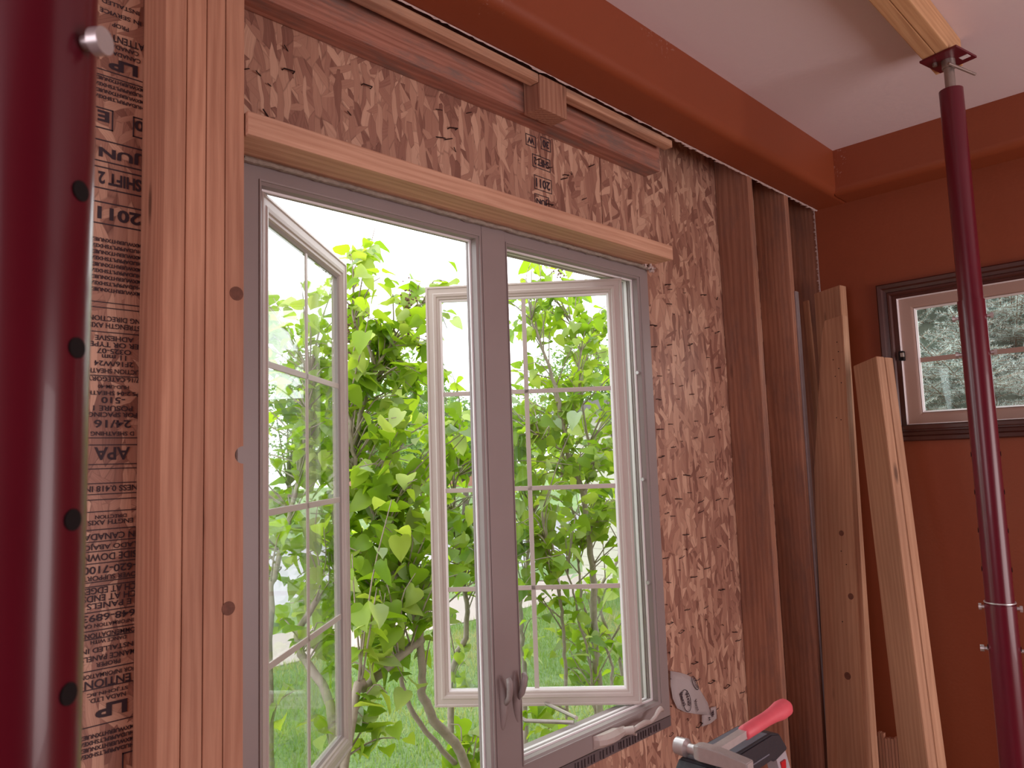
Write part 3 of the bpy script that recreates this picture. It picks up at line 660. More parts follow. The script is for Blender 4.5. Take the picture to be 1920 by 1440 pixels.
# ================================================================== LEANING BOARDS IN THE CORNER
def leaning(name, top, bot, wdir, width, thick, mat, label, cat='board', taper=None, bev=.002, notch=None):
    """top / bot: the near edge at its top and at floor level; wdir: horizontal direction of the width, away from the viewer"""
    top, bot = Vector(top), Vector(bot); ax = (top - bot).normalized(); L_ = (top - bot).length
    wv = Vector((math.cos(wdir), math.sin(wdir), 0)); wv = (wv - ax * wv.dot(ax)).normalized(); tv = ax.cross(wv) * -1
    if tv.y > 0: tv = -tv              # thickness goes to the right / towards the viewer side
    prof = taper or [(0, 0), (width, 0), (width, L_), (0, L_)]
    prof = [(u, L_ + v if v <= 0 and taper and v > -900 and i > 1 else v) for i, (u, v) in enumerate(prof)]
    bm = bmesh.new(); A = [bm.verts.new((u, 0, v)) for u, v in prof]; B = [bm.verts.new((u, thick, v)) for u, v in prof]; n = len(prof)
    for k in range(n): bm.faces.new((A[k], A[(k + 1) % n], B[(k + 1) % n], B[k]))
    bm.faces.new(A[::-1]); bm.faces.new(B)
    bmesh.ops.recalc_face_normals(bm, faces=bm.faces)
    bmesh.ops.bevel(bm, geom=[e_ for e_ in bm.edges if e_.calc_face_angle(0) > .5], offset=bev, segments=2, affect='EDGES')
    o = from_bm(name, bm, mat); mw = Matrix.Identity(4)
    for i in range(3): mw[i][0] = wv[i]; mw[i][1] = tv[i]; mw[i][2] = ax[i]; mw[i][3] = bot[i]
    o.matrix_world = mw
    return tag(o, label, cat)
def down(top, low):            # continue the line top -> low to the floor
    t, l = Vector(top), Vector(low); d = l - t; return t + d * ((FLOOR + .002 - t.z) / d.z)
t = (3.25, 1.2155, .695); leaning('leaning_board', t, down(t, (3.065, 1.165, -1.21)), math.radians(70), .14, .038, M['pine'], 'tallest pine board leaning in the corner, square cut top')
t = (3.13, 1.170, .545); b_ = down(t, (2.985, 1.156, -1.188)); L_ = (Vector(t) - b_).length
brd = leaning('leaning_board', t, b_, math.radians(76), .172, .036, M['pine'], 'wide pine board with a tapered top leaning before the tallest one', taper=[(0, 0), (.168, 0), (.172, L_ - .9), (.168, L_ - .62), (.10, L_ - .06), (.085, L_ - .008), (.0, L_)])
t = (3.05, 1.025, .350); leaning('leaning_board', t, down(t, (2.85, .900, -1.08)), math.radians(56.5), .14, .036, M['pine'], 'short stout board leaning by the small window, left half of the leaning pair')
t2 = (3.05 + .0375 * .834, 1.025 - .0375 * .552, .346); leaning('leaning_board', t2, down(t2, (2.85 + .0375 * .834, .900 - .0375 * .552, -1.08)), math.radians(56.5), .14, .036, M['pine'], 'short board with a chipped edge, right half of the leaning pair')
for u, v in ((.030, -.11), (.026, -.15), (.052, -.18), (.028, -.22), (.046, -.25), (.020, -.28), (.05, -.42), (.03, -.43), (.06, -.95), (.04, -1.0), (.07, -1.22)):
    cylo('nail_hole', (u, .0005, L_ + v), (u, -.0007, L_ + v), .0024, M['hole'], brd, seg=8)
for u, v, r_ in ((.055, -.88, .011), (.028, -1.12, .012), (.060, -1.42, .014)):
    cylo('knot', (u, .0005, L_ + v), (u, -.0006, L_ + v), r_, M['knot'], brd, seg=20)
p = at(1518, 563, X=3.30); q_ = at(1540, 720, X=3.28)
leaning('wood_splinter', (3.285, p.y, p.z), down((3.285, p.y, p.z), (3.20, q_.y - .02, q_.z - .3)), math.radians(80), .028, .010, M['pine'], 'thin broken lath behind the leaning boards, left of the tallest', 'lath')
# splintered blocking low in the corner
p = at(1665, 1398, X=3.2); bm = bmesh.new()
for k in range(9): add_box(bm, 3.19, 3.21, p.y - .05 + k * .012, p.y - .04 + k * .012, p.z - .12, p.z + .02 + .03 * random.random())
tag(from_bm('splintered_blocking', bm, M['fir']), 'splintered wood scrap low between the leaning boards', 'wood scrap')

# ================================================================== HOUSE WRAP SCRAPS
def scrap(name, pix, label, y=OSB - .010):
    P_ = [at(a, b, Y=y) for a, b in pix]; cx = sum(p.x for p in P_) / len(P_); cz = sum(p.z for p in P_) / len(P_)
    bm = bmesh.new(); n = len(P_); rings = []
    for f in (1, .66, .33):
        rings.append([bm.verts.new((cx + (p.x - cx) * f, y - .006 * (1 - f) + .004 * noise.noise(Vector((p.x * 30, f * 3, p.z * 30))), cz + (p.z - cz) * f)) for p in P_])
    c = bm.verts.new((cx, y - .007, cz))
    for r in range(2):
        for k in range(n): bm.faces.new((rings[r][k], rings[r][(k + 1) % n], rings[r + 1][(k + 1) % n], rings[r + 1][k]))
    for k in range(n): bm.faces.new((rings[2][k], rings[2][(k + 1) % n], c))
    r = bmesh.ops.solidify(bm, geom=bm.faces[:], thickness=.0006)
    return tag(from_bm(name, bm, M['wrap'], None, True), label, 'paper scrap'), Vector((cx, y, cz))
s1, c1 = scrap('house_wrap_scrap', [(1257, 1258), (1274, 1261), (1288, 1265), (1301, 1272), (1312, 1292), (1327, 1318), (1332, 1336), (1331, 1341), (1305, 1339), (1284, 1335), (1270, 1328), (1262, 1310), (1258, 1285)], 'torn printed house wrap scrap right of the window corner')
stamp('Wrap', c1.x - .022, c1.z - .006, .022, .052, s1, False, y=c1.y - .006, bold=.02, rot=-1.15)
stamp('Barri', c1.x - .052, c1.z + .0, .016, .05, s1, False, y=c1.y - .005, bold=.03, rot=-1.15)
stamp('House', c1.x + .032, c1.z - .040, .016, .040, s1, False, y=c1.y - .0055, bold=.01, rot=-1.2)
stamp('Wrap', c1.x + .030, c1.z + .036, .014, .05, s1, False, y=c1.y - .0055, bold=.01, rot=-.95)
def ink_ellipse(c, a, b, rot, parent, th=.0012):
    bm = bmesh.new(); pts = []
    for k in range(33):
        t_ = 2 * math.pi * k / 32; u, v = a * math.cos(t_), b * math.sin(t_); pts.append((c.x + u * math.cos(rot) - v * math.sin(rot), c.y, c.z + u * math.sin(rot) + v * math.cos(rot)))
    add_tube(bm, pts, [th] * 33, 4); from_bm('printed_outline', bm, M['ink'], parent)
ink_ellipse(Vector((c1.x - .030, c1.y - .006, c1.z - .010)), .040, .023, -1.15, s1); ink_ellipse(Vector((c1.x + .030, c1.y - .0055, c1.z + .034)), .030, .011, -.95, s1)
s2, c2 = scrap('paper_tag', [(1316, 1341), (1331, 1339), (1333, 1327), (1343, 1324), (1344, 1347), (1331, 1357), (1317, 1363)], 'small pale paper tag hanging below the house wrap scrap')
stamp('#', c2.x + .008, c2.z + .008, .022, .018, s2, False, y=c2.y - .0065, bold=.04)
stamp('=', c2.x - .015, c2.z - .004, .010, .010, s2, False, y=c2.y - .0065, bold=.02)

# ================================================================== STEP LADDER AND HAMMER
lad = empty('step_ladder', (1.37, .80, FLOOR)); tag(lad, 'step ladder with a dark plastic top cap and pale rails at the bottom edge', 'ladder')
zc = -.565 - FLOOR
def cap_poly():
    return [(-.115, 0), (.105, 0), (.138, -.008), (.166, -.040), (.166, -.048), (.112, -.056), (.098, -.050), (-.045, -.050), (-.058, -.056), (-.140, -.050), (-.145, -.03)]
cap = prism('top_cap', [(u, v + zc) for u, v in cap_poly()], 'y', -.048, .030, M['blk'], lad, .003)
boxo('cap_tray', (-.105, .098, -.040, .024, zc - .001, zc + .0012), M['blktop'], lad)
boxo('cap_groove', (-.05, .085, -.0495, -.047, zc - .034, zc - .0315), M['blktop'], lad)
for sx in (-1, 1):
    for sy in (-1, 1):
        xt, xb = (.148 if sx > 0 else -.108), sx * (.20 if sy < 0 else .22); yt, yb = sy * .028, (-.20 if sy < 0 else .30)
        bm = bmesh.new(); v = []
        for (x, y, z) in ((xt, yt, zc - .045), (xb, yb, .03)):
            v.append([bm.verts.new((x + a, y + b, z)) for a, b in ((-.022, -.012), (.022, -.012), (.022, .012), (-.022, .012))])
        for k in range(4): bm.faces.new((v[0][k], v[0][(k + 1) % 4], v[1][(k + 1) % 4], v[1][k]))
        bm.faces.new(v[0][::-1]); bm.faces.new(v[1])
        lg = from_bm('rail', bm, M['alu'], lad)
        boxo('rubber_foot', (xb - .026, xb + .026, yb - .018, yb + .018, 0, .035), M['blk'], lad, .003)
boxo('warning_label', (.1375, .1575, -.0475, -.0405, zc - .090, zc - .064), M['redlabel'], lad)
for i in range(2):
    z = .28 + i * .28; f = 1 - z / (zc - .07); y = -.028 - .172 * f; hw = .148 + .05 * f
    boxo('step', (-hw, hw, y - .03, y + .05, z, z + .022), M['alu'], lad, .003)
# hammer lying on the cap
ham = empty('claw_hammer', (1.262, .77, -.562)); tag(ham, 'steel claw hammer with a red grip lying on the ladder cap', 'hammer')
bm = bmesh.new(); add_cyl(bm, (0, .067, .016), (0, .046, .016), .0155, .0165, 24); add_cyl(bm, (0, .046, .016), (0, .040, .016), .0165, .0095, 24); add_cyl(bm, (0, .040, .016), (0, .022, .016), .0095, .010, 16)
o = from_bm('striking_face', bm, M['steel'], ham, True); o.data.set_sharp_from_angle(angle=math.radians(30))
bm = bmesh.new(); prev = None
for y, hw, z0_, z1_ in ((.026, .010, .004, .028), (.015, .013, .003, .030), (-.012, .013, .003, .030), (-.035, .012, .003, .028), (-.060, .012, .003, .025), (-.082, .012, .002, .022)):
    ring = [bm.verts.new((x, y, z)) for x, z in ((-hw, z0_), (hw, z0_), (hw, z1_), (-hw, z1_))]
    if prev:
        for k in range(4): bm.faces.new((prev[k], prev[(k + 1) % 4], ring[(k + 1) % 4], ring[k]))
    else: bm.faces.new(ring[::-1])
    prev = ring
bm.faces.new(prev); bmesh.ops.bevel(bm, geom=bm.edges[:], offset=.0015, segments=2, affect='EDGES')
from_bm('claw_head', bm, M['steel'], ham)
hd_dir = Vector((.995, -.085, .085)).normalized()
def along(d): return Vector((.008, .0, .014)) + hd_dir * d
bm = bmesh.new(); prev = None
for d, a, b in ((0, .010, .008), (.03, .0085, .007), (.12, .0085, .007)):
    c = along(d); ring = [bm.verts.new(c + Vector((0, u, v))) for u, v in ((-a, -b), (a, -b), (a, b), (-a, b))]
    if prev:
        for k in range(4): bm.faces.new((prev[k], prev[(k + 1) % 4], ring[(k + 1) % 4], ring[k]))
    else: bm.faces.new(ring[::-1])
    prev = ring
bm.faces.new(prev); from_bm('shank', bm, M['steel'], ham)
bm = bmesh.new(); add_tube(bm, [along(d) for d in (.105, .11, .15, .19, .215, .24, .262, .272)], [.010, .0135, .0138, .0135, .015, .0185, .0175, .011], 16)
for v in bm.verts: pass
from_bm('grip', bm, M['pinkred'], ham, True)

# ================================================================== OUTSIDE
GZ = -1.9
tag(boxo('lawn', (-40, 60, 1.52, 6.9, GZ - .3, GZ), M['lawn']), 'bright green lawn between the house and the sidewalk', 'lawn', kind='structure')
tag(boxo('sidewalk', (-40, 60, 6.9, 8.2, GZ - .3, GZ + .01), M['conc']), 'pale concrete sidewalk crossing behind the lilacs', 'sidewalk', kind='structure')
tag(boxo('verge_lawn', (-40, 60, 8.2, 9.6, GZ - .3, GZ), M['lawn']), 'narrow grass verge between sidewalk and road', 'lawn', kind='structure')
tag(boxo('road', (-40, 60, 9.6, 17.5, GZ - .3, GZ - .08), M['road']), 'pale grey road beyond the verge', 'road', kind='structure')
tag(boxo('far_lawn', (-60, 90, 17.5, 60, GZ - .3, GZ), M['lawn']), 'lawn on the far side of the road', 'lawn', kind='structure')
tag(boxo('side_lawn', (3.55, 60, -20, 1.52, GZ - .3, GZ), M['lawn']), 'lawn beside the house under the spruce', 'lawn', kind='structure')

def mesh_np(name, V, F, mat, parent=None, tone=None, smooth=False):
    me = bpy.data.meshes.new(name); k = F.shape[1]
    me.vertices.add(len(V)); me.vertices.foreach_set('co', V.astype(np.float32).ravel())
    me.loops.add(F.size); me.loops.foreach_set('vertex_index', F.astype(np.int32).ravel())
    me.polygons.add(len(F)); me.polygons.foreach_set('loop_start', np.arange(0, F.size, k, dtype=np.int32))
    me.update(calc_edges=True); me.validate()
    if tone is not None:
        a = me.attributes.new('tone', 'FLOAT', 'POINT'); a.data.foreach_set('value', tone.astype(np.float32))
    return link(name, me, mat, parent, smooth)
def rots(n, droop=0.9, rng=rng):
    """random leaf frames: x across, y along the leaf, z its face normal"""
    az = rng.uniform(0, 2 * np.pi, n); el = rng.normal(-.35, .55, n) * droop
    y = np.stack([np.cos(az) * np.cos(el), np.sin(az) * np.cos(el), np.sin(el)], 1)
    up = np.stack([rng.normal(0, .45, n), rng.normal(0, .45, n), np.ones(n)], 1)
    x = np.cross(y, up); x /= np.linalg.norm(x, axis=1)[:, None]; z = np.cross(x, y)
    return np.stack([x, y, z], 2)              # columns
def instance(tv, tf, pos, R_, sc):
    n = len(pos); V = np.einsum('nij,kj->nki', R_, tv) * sc[:, None, None] + pos[:, None, :]
    F = (tf[None] + (np.arange(n) * len(tv))[:, None, None]).reshape(-1, tf.shape[1])
    return V.reshape(-1, 3), F
# heart shaped lilac leaf, folded along its midrib, tip curling down (unit length)
half = [(0, 0), (.20, -.10), (.37, -.02), (.46, .16), (.43, .38), (.30, .62), (.14, .84), (0, 1.0)]
tv = []; tf = []
for s in (1, -1):
    for x, y in half: tv.append((s * x, y, .32 * x + .05 * math.sin(3 * y) - .22 * y * y))
for k in range(7):
    # midrib points share heights; strip from rib to edge
    pass
rib = [(0, y, -.22 * y * y) for y in (0, .12, .26, .42, .60, .80, 1.0)]
tv = [r_ for r_ in rib]
for s in (1, -1):
    for (x, y) in ((.16, -.11), (.36, -.04), (.46, .17), (.43, .38), (.29, .64), (.13, .85)):
        tv.append((s * x, y, .35 * x - .22 * y * abs(y) + .04 * math.sin(9 * y)))
tf = []
for s, off in ((1, 7), (-1, 13)):
    q = [(0, 1, off + 1, off), (1, 2, off + 2, off + 1), (2, 3, off + 3, off + 2), (3, 4, off + 4, off + 3), (4, 5, off + 5, off + 4), (5, 6, 6, off + 5)]
    for f in q: tf.append(f if s > 0 else f[::-1])
tri = []
for f in tf:
    tri.append((f[0], f[1], f[2])); 
    if f[2] != f[3] and len(set(f)) == 4: tri.append((f[0], f[2], f[3]))
    elif len(set(f)) == 3: tri[-1] = tuple(dict.fromkeys(f))
LV, LF = np.array(tv, float), np.array(tri)

def px_path(pts): return [at(x, y, Y=d) for x, y, d in pts]
def smooth_path(P, n=5):
    out = []
    for i in range(len(P) - 1):
        a, b = P[i], P[i + 1]; pa = P[i - 1] if i else a - (b - a); pb = P[i + 2] if i + 2 < len(P) else b + (b - a)
        for k in range(n):
            t = k / n; out.append(.5 * ((2 * a) + (b - pa) * t + (2 * pa - 5 * a + 4 * b - pb) * t * t + (3 * a - pa - 3 * b + pb) * t ** 3))
    out.append(P[-1]); return out
def lilac(name, stems, clusters, label, nleaf, seeds=(), seed=1):
    """stems: paths in space with a foot radius; clusters: (centre, spread, number of twigs)"""
    R_ = np.random.default_rng(seed); rnd_ = random.Random(seed)
    root = empty(name, (stems[0][0][0].x, stems[0][0][0].y, GZ)); tag(root, label, 'shrub', 'lilacs outside the casement window')
    rl = root.location.copy(); nodes = []
    bm = bmesh.new()
    for path, r0, r1 in stems:
        P = smooth_path(path, 6); n = len(P)
        P = [p + Vector((rnd_.gauss(0, .004), rnd_.gauss(0, .004), 0)) for p in P]
        add_tube(bm, [p - rl for p in P], [r0 + (r1 - r0) * i / (n - 1) for i in range(n)], 8); nodes += P
    pos = []; nod = np.array([p[:] for p in nodes])
    for c, spd, nt_ in clusters:
        for _ in range(int(nt_ * 1.55)):
            tip = np.array(c[:]) + R_.normal(0, 1, 3) * np.array(spd)
            if tip[1] < 1.72: tip[1] = 1.72 + R_.random() * .2
            if tip[1] < 2.1 and .95 < tip[0] < 2.1: tip[1] += .45          # keep clear of the open sashes
            d = np.linalg.norm((nod - tip) * np.array([1, 1, .8]) + np.array([0, 0, .12]), axis=1); a = nod[d.argmin()]
            mid_ = (a + tip) / 2 + np.array([0, 0, .05]) + R_.normal(0, .02, 3); L_ = np.linalg.norm(tip - a)
            pts = [Vector(a), Vector(mid_), Vector(tip)]; sp_ = smooth_path(pts, 3)
            add_tube(bm, [p - rl for p in sp_], [.0038 - .0022 * i / (len(sp_) - 1) for i in range(len(sp_))], 5)
            k = max(3, int(nleaf * (.6 + .8 * R_.random())))
            for j in range(k):
                t_ = 1 - .75 * (j / k) * min(1, .34 / max(L_, .05)); q = Vector(a) * (1 - t_) ** 2 + Vector(mid_) * 2 * t_ * (1 - t_) + Vector(tip) * t_ ** 2
                pos.append(np.array(q[:]) + R_.normal(0, .022, 3))
    from_bm('branches', bm, M['bark'], root, True)
    pos = np.array(pos); n = len(pos)
    FR = rots(n, 1.0, R_); sc = R_.uniform(.048, .098, n)
    V, F = instance(LV, LF, pos - np.array(rl[:]), FR, sc)
    tone = np.clip(R_.beta(1.6, 1.9, n), 0, .78); pale = R_.random(n) < .10; tone[pale] = R_.uniform(.85, 1, pale.sum())
    tone = np.repeat(tone, len(LV))
    o = mesh_np('foliage', V, F, M['leaf'], root, tone, True)
    for c in seeds:
        bm = bmesh.new()
        for _ in range(70):
            q = Vector(c) - rl + Vector((rnd_.gauss(0, .018), rnd_.gauss(0, .018), rnd_.gauss(0, .045)))
            bmesh.ops.create_icosphere(bm, subdivisions=1, radius=rnd_.uniform(.003, .006), matrix=Matrix.Translation(q))
        from_bm('seed_head', bm, M['seed'], root)
    return root
G = lambda x, y, d: at(x, y, Y=d)
def foot(p, dx=0, dy=0): return Vector((p.x + dx, p.y + dy, GZ - .02))
# left hand lilac
a0 = G(872, 1440, 2.35)
st = [([foot(a0, .1, .05), a0, G(812, 1350, 2.35), G(792, 1285, 2.35), G(789, 1200, 2.35), G(765, 1130, 2.4), G(735, 1060, 2.45), G(700, 960, 2.5), G(665, 860, 2.5), G(652, 760, 2.5)], .021, .007),
      ([G(789, 1200, 2.35), G(740, 1238, 2.3), G(690, 1288, 2.25), G(660, 1345, 2.2), foot(G(640, 1440, 2.2), -.1, .1)], .016, .016),
      ([G(860, 1440, 2.4), G(775, 1340, 2.4), G(748, 1240, 2.45), G(728, 1150, 2.5), G(700, 1090, 2.5)], .011, .006),
      ([G(655, 900, 2.6), G(680, 770, 2.55), G(703, 697, 2.5), G(690, 650, 2.5), G(662, 590, 2.5), G(668, 520, 2.5)], .011, .004),
      ([G(703, 697, 2.5), G(735, 640, 2.45), G(746, 600, 2.45), G(790, 570, 2.4)], .006, .003),
      ([foot(G(610, 1440, 2.2)), G(625, 1380, 2.25), G(560, 1210, 2.5), G(590, 1130, 2.5), G(640, 1050, 2.55), G(640, 900, 2.6)], .018, .008),
      ([foot(G(860, 1440, 3.0)), G(845, 1290, 3.0), G(875, 1180, 3.0), G(868, 1080, 3.0), G(850, 960, 3.0), G(862, 860, 3.0)], .020, .006),
      ([foot(G(520, 1440, 2.4)), G(505, 1200, 2.5), G(520, 1060, 2.6), G(560, 900, 2.7), G(580, 700, 2.7)], .016, .006)]
cl = [(G(690, 560, 2.5), (.10, .10, .12), 9), (G(665, 500, 2.5), (.04, .06, .04), 3), (G(690, 640, 2.5), (.12, .14, .10), 16), (G(760, 660, 2.5), (.09, .1, .10), 10), (G(700, 780, 2.55), (.14, .18, .12), 26),
      (G(770, 820, 2.6), (.12, .2, .12), 24), (G(690, 930, 2.5), (.14, .2, .13), 28), (G(770, 960, 2.55), (.13, .2, .14), 24), (G(700, 1090, 2.4), (.13, .18, .12), 22), (G(760, 1080, 2.5), (.1, .2, .1), 10),
      (G(700, 1200, 2.4), (.11, .15, .09), 12), (G(680, 1310, 2.3), (.09, .1, .06), 6), (G(560, 1000, 2.9), (.22, .25, .2), 26), (G(560, 800, 2.9), (.22, .25, .22), 28), (G(560, 640, 2.9), (.16, .2, .14), 12), (G(540, 1110, 2.8), (.15, .2, .08), 7),
      (G(870, 860, 3.0), (.16, .2, .18), 20), (G(865, 740, 3.0), (.05, .1, .10), 3), (G(860, 960, 3.0), (.18, .2, .14), 22), (G(860, 1240, 3.0), (.08, .1, .12), 4), (G(860, 1060, 3.0), (.13, .2, .08), 9), (G(850, 1400, 2.5), (.10, .1, .05), 5)]
lilac('lilac_shrub', st, cl, 'green heart-leaved lilac seen between the two open sashes', 5, [G(765, 580, 2.4), G(650, 620, 2.5), G(800, 600, 2.9)], 3)
# right hand lilac
st = [([foot(G(1128, 1340, 2.6)), G(1124, 1320, 2.6), G(1117, 1190, 2.6), G(1110, 1060, 2.6), G(1095, 940, 2.6), G(1065, 850, 2.6), G(1045, 740, 2.6), G(1020, 660, 2.6), G(998, 600, 2.6)], .024, .006),
      ([foot(G(1062, 1330, 2.45)), G(1060, 1290, 2.45), G(1058, 1200, 2.45), G(1050, 1120, 2.45), G(1030, 1040, 2.45), G(1012, 960, 2.45)], .010, .006),
      ([foot(G(978, 1300, 3.0)), G(982, 1240, 3.0), G(975, 1150, 3.0), G(988, 1060, 3.0), G(1000, 960, 3.0), G(1060, 880, 3.0)], .017, .007),
      ([foot(G(1120, 1320, 2.4)), G(1110, 1290, 2.4), G(1085, 1160, 2.4), G(1070, 1090, 2.4), G(1035, 1020, 2.4)], .007, .004),
      ([G(1145, 1290, 2.7), G(1145, 1240, 2.7), G(1105, 1165, 2.7), G(1088, 1110, 2.7), G(1090, 1000, 2.7)], .009, .006),
      ([foot(G(1170, 1320, 2.9)), G(1165, 1260, 2.9), G(1130, 1160, 2.9), G(1125, 1100, 2.9), G(1160, 1040, 2.9), G(1168, 900, 2.9), G(1150, 830, 2.9)], .012, .007),
      ([G(1065, 850, 2.6), G(1040, 835, 2.6), G(1005, 815, 2.6)], .006, .003), ([G(1095, 940, 2.6), G(1110, 860, 2.6), G(1090, 760, 2.6), G(1085, 660, 2.6), G(1070, 600, 2.6)], .008, .003),
      ([G(1085, 700, 2.8), G(1120, 660, 2.8), G(1090, 620, 2.8), G(1062, 590, 2.8)], .004, .002)]
cl = [(G(1010, 490, 2.6), (.07, .08, .03), 5), (G(1015, 590, 2.7), (.10, .15, .08), 14), (G(1090, 600, 2.7), (.09, .12, .07), 7), (G(1130, 580, 2.7), (.07, .1, .08), 7), (G(1040, 690, 2.7), (.12, .15, .08), 11), (G(1120, 700, 2.8), (.11, .15, .08), 11),
      (G(1010, 780, 2.7), (.13, .2, .11), 20), (G(1110, 800, 2.8), (.13, .2, .11), 20), (G(1030, 880, 2.7), (.15, .2, .1), 22), (G(1130, 900, 2.8), (.13, .2, .1), 18), (G(1010, 980, 2.6), (.12, .2, .09), 16), (G(1090, 980, 2.7), (.13, .2, .08), 14),
      (G(1010, 1060, 2.5), (.07, .15, .06), 5), (G(1130, 1100, 2.8), (.09, .15, .07), 5), (G(1085, 1190, 2.6), (.10, .15, .06), 8), (G(1155, 1200, 2.8), (.07, .15, .09), 6), (G(1040, 1130, 2.5), (.05, .1, .04), 3), (G(1010, 1370, 2.3), (.09, .12, .05), 8), (G(1070, 1375, 2.5), (.08, .12, .04), 4), (G(1050, 1260, 2.6), (.1, .1, .03), 3)]
lilac('lilac_shrub', st, cl, 'lilac with upright stems seen through the right casement pane', 5, [G(1050, 493, 2.6)], 8)

# grass blades on the near lawn
n = 60000
gx = rng.uniform(.6, 9, n); gy = rng.uniform(2.2, 6.9, n); hgt = rng.uniform(.03, .075, n); az = rng.uniform(0, 6.28, n)
b0 = np.stack([gx, gy, np.full(n, GZ)], 1); dx = np.stack([np.cos(az), np.sin(az), np.zeros(n)], 1) * .004
tip = b0 + np.stack([rng.normal(0, .02, n), rng.normal(0, .02, n), hgt], 1)
V = np.stack([b0 - dx, b0 + dx, tip], 1).reshape(-1, 3); F = np.arange(3 * n).reshape(-1, 3)
patch = np.array([noise.noise(Vector((x * .8, y * .8, 0))) for x, y in zip(gx[::1], gy[::1])]); tn = np.clip(.35 + rng.normal(0, .18, n) + np.where(patch > .12, patch * 1.3, 0), 0, 1)
M['blade'] = leafy('grass_blade', [(.11, .22, .05), (.17, .29, .07), (.27, .34, .12), (.38, .36, .19)], .35)
tag(mesh_np('grass', V, F, M['blade'], None, np.repeat(tn, 3)), 'short grass blades with straw coloured patches on the near lawn', 'grass', kind='stuff')

# background trees
quad = np.array([(-.5, 0, 0), (0, .5, .1), (.5, 0, 0), (0, -.5, -.05)]) * 1.0; QF = np.array([(0, 1, 2, 3)])
def tree(loc, hgt, rad, crown_z, crown_h, mat, label, n=5000, leaf=.16, seed=0, trunk_r=.14):
    R_ = np.random.default_rng(seed + 50); root = empty('shade_tree', (loc[0], loc[1], GZ)); tag(root, label, 'tree', 'trees beyond the lilacs')
    bm = bmesh.new(); add_tube(bm, [(0, 0, -.1), (.05, 0, crown_z * .6), (0, .05, crown_z + crown_h * .5)], [trunk_r, trunk_r * .75, trunk_r * .2], 10)
    blobs = []
    for k in range(16):
        a = R_.uniform(0, 6.28); el = R_.uniform(-.8, 1); rr = rad * .62 * math.sqrt(1 - el * el * .8) * R_.uniform(.5, 1)
        c = np.array([math.cos(a) * rr, math.sin(a) * rr, crown_z + crown_h / 2 + el * crown_h * .36]); blobs.append(c)
        add_tube(bm, [(0, 0, crown_z * .7 + .3), tuple(c * .5 + np.array([0, 0, crown_z * .45])), tuple(c)], [trunk_r * .35, trunk_r * .22, trunk_r * .06], 6)
    from_bm('trunk', bm, M['bark2'], root, True)
    b = np.array(blobs)[R_.integers(0, 16, n)]; d = R_.normal(0, 1, (n, 3)); d /= np.linalg.norm(d, axis=1)[:, None]
    pos = b + d * (R_.random(n) ** .4)[:, None] * rad * .42 * np.array([1, 1, .8])
    FR = rots(n, 1, R_); V, F = instance(quad * np.array([.6, 1, 1]), QF, pos, FR, R_.uniform(.6, 1.2, n) * leaf)
    mesh_np('crown', V, F, mat, root, np.repeat(R_.random(n), 4))
def gp(x, d): r = ray(x, 870); r = r * (d / r.length); return (r.x, r.y)
tree((1.9, 9.5), 8, 2.3, 2.6, 4.8, M['tleaf2'], 'bright leafy tree rising behind the top of the left sash', 9000, .16, 1)
tree(gp(700, 21), 7, 2.6, 1.4, 3.9, M['tleaf'], 'dark green tree beyond the road, left of the right sash edge', 9000, .15, 2)
tree(gp(540, 33), 9, 3.6, 1.2, 5.4, M['tleaf'], 'broad dark tree beyond the road behind the left pane', 9000, .17, 3)
tree(gp(870, 27), 7, 3.0, 1.2, 4.2, M['tleaf'], 'round tree beyond the road in line with the mullion', 8000, .16, 4)
tree(gp(990, 40), 7, 3.4, 1.2, 4.4, M['tleaf'], 'tree beyond the road behind the middle of the right pane', 8000, .17, 5)
tree(gp(1130, 25), 8, 3.0, 1.4, 4.8, M['tleaf'], 'tree beyond the road behind the right edge of the right pane', 8000, .16, 6)
tree(gp(790, 38), 6, 3.8, 1.0, 4.0, M['tleaf'], 'most distant tree, low on the skyline between the sashes', 7000, .2, 7)
# a distant house
hx, hy = gp(780, 62)
hr = empty('distant_house', (hx, hy, GZ), (0, 0, -.75)); tag(hr, 'distant brick house with a pale garage across the road', 'house')
boxo('wall', (-6, 6, -3, 3, 0, 2.6), M['brick'], hr); prism('roof', [(-3.6, 2.6), (3.6, 2.6), (0, 4.4)], 'x', -6.5, 6.5, M['shingle'], hr)
boxo('garage_door', (-4.6, -1.6, -3.08, -3.0, 0, 2.2), M['strip'], hr)
f_ = boxo('window', (1.2, 3.0, -3.08, -3.0, .9, 2.1), M['strip'], hr); boxo('pane', (1.3, 2.9, -3.1, -3.07, 1.0, 2.0), M['track'], f_)
# neighbouring wing with lap siding, mirrored in the left pane
ns = empty('neighbouring_wing', (9.2, 4.6, GZ)); tag(ns, 'neighbouring wing with tan lap siding, mirrored in the left pane', 'house')
bm = bmesh.new()
for k in range(20):
    z = k * .13; add_box(bm, -.05 - .012, 3, -1.3, 3.0, z, z + .13 - .004); add_box(bm, -.04, 3, -1.3, 3.0, z + .12, z + .14)
from_bm('wall', bm, M['siding'], ns); prism('roof', [(-.3, 2.6), (3.3, 2.6), (3.3, 2.9), (-.3, 2.75)], 'y', -1.6, 3.3, M['shingle'], ns)

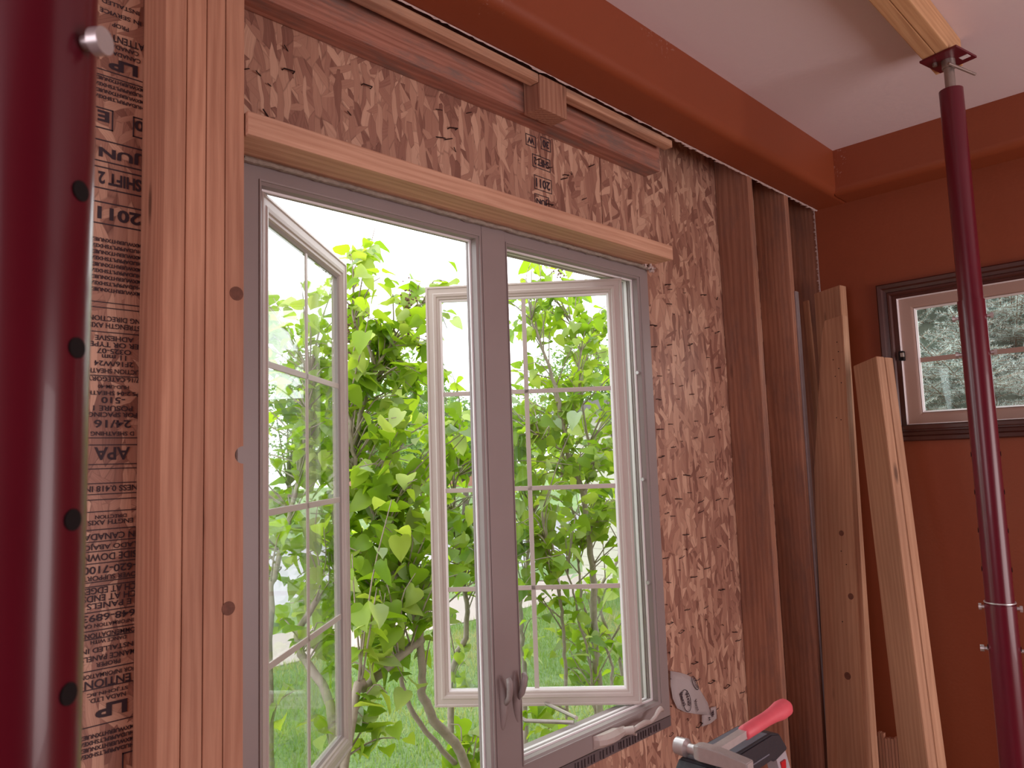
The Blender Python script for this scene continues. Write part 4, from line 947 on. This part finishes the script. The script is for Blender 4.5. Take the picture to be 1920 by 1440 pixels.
# blue spruce outside the small window
spr = empty('blue_spruce', (6.9, 1.35, GZ)); tag(spr, 'blue spruce filling the view of the small right hand window', 'spruce')
R_ = np.random.default_rng(77); org = np.array([6.9, 1.35, GZ])
bm = bmesh.new(); add_tube(bm, [(0, 0, -.1), (0, 0, 2), (0, 0, 6)], [.16, .12, .03], 10); from_bm('trunk', bm, M['bark2'], spr, True)
bt = bmesh.new(); nb, nd, nt_ = [], [], []
def needles(p0, p1, dens=420, ln=.021):
    L_ = np.linalg.norm(p1 - p0); n = int(L_ * dens)
    if n < 3: return
    t_ = R_.random(n); ax = (p1 - p0) / L_; rnd = R_.normal(0, 1, (n, 3)); rnd -= (rnd @ ax)[:, None] * ax; rnd /= np.linalg.norm(rnd, axis=1)[:, None]; rnd[:, 2] += .25
    d = rnd * .85 + ax * .55; d /= np.linalg.norm(d, axis=1)[:, None]
    base = p0 + (p1 - p0) * t_[:, None]; side = np.cross(d, R_.normal(0, 1, (n, 3))); side /= np.linalg.norm(side, axis=1)[:, None]; side *= .0016
    nb.append(np.stack([base - side, base + side, base + d * (ln * R_.uniform(.8, 1.15, n))[:, None]], 1)); nt_.append(np.clip(t_ * .45 + R_.normal(.3, .18, n), 0, 1))
for i in range(620):
    # branch tips spread over the face of the tree turned to the house
    a = math.pi + R_.uniform(-.75, .7); z = R_.uniform(1.5, 3.7); reach = (2.75 - .42 * (z - 1.3)) * (R_.uniform(.55, 1.0) if i > 110 else R_.uniform(.92, 1.05))
    out = np.array([math.cos(a), math.sin(a), 0]); tipz = z + R_.uniform(-.1, .18)
    tip_ = out * reach + np.array([0, 0, tipz]); base = out * max(.1, reach - .75) + np.array([0, 0, z - .08])
    if tip_[0] + org[0] < 3.9: tip_[0] = 3.9 - org[0]
    ax = (tip_ - base) / np.linalg.norm(tip_ - base); side = np.array([-out[1], out[0], 0])
    needles(base, tip_, 380); add_tube(bt, [base, tip_], [.006, .003], 4)
    for s in (-1, 1):
        for k in range(5):
            p = base + (tip_ - base) * (.18 + .17 * k); L_ = (.30 - .045 * k) * R_.uniform(.7, 1.1)
            q = p + (side * s * .75 + ax * .65 + np.array([0, 0, R_.normal(.02, .15)])) * L_
            needles(p, q, 400); add_tube(bt, [p, q], [.003, .002], 3)
from_bm('twigs', bt, M['twig'], spr)
V = np.concatenate(nb).reshape(-1, 3); T = np.repeat(np.concatenate(nt_), 3); F = np.arange(len(V)).reshape(-1, 3)
mesh_np('needles', V, F, M['needle'], spr, T)
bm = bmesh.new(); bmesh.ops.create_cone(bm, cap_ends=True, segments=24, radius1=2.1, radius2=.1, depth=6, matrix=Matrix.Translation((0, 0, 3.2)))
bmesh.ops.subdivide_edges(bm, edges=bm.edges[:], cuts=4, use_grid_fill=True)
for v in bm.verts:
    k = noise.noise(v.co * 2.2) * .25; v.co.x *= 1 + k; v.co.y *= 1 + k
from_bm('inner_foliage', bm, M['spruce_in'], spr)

# ================================================================== lift everything so that the floor is at z = 0
for o in list(bpy.context.scene.objects):
    if o.parent is None:
        if o.type == 'MESH' and o.location.length < 1e-6 and not o.children and len(o.data.vertices):
            n = len(o.data.vertices); co = np.empty(n * 3); o.data.vertices.foreach_get('co', co); co = co.reshape(-1, 3)
            c = (co.min(0) + co.max(0)) / 2; c[2] = co[:, 2].min()
            o.data.transform(Matrix.Translation(-Vector(c))); o.location = Vector(c)
        mw = o.matrix_world.copy() if o.type == 'CAMERA' else None
        o.location.z += EYE
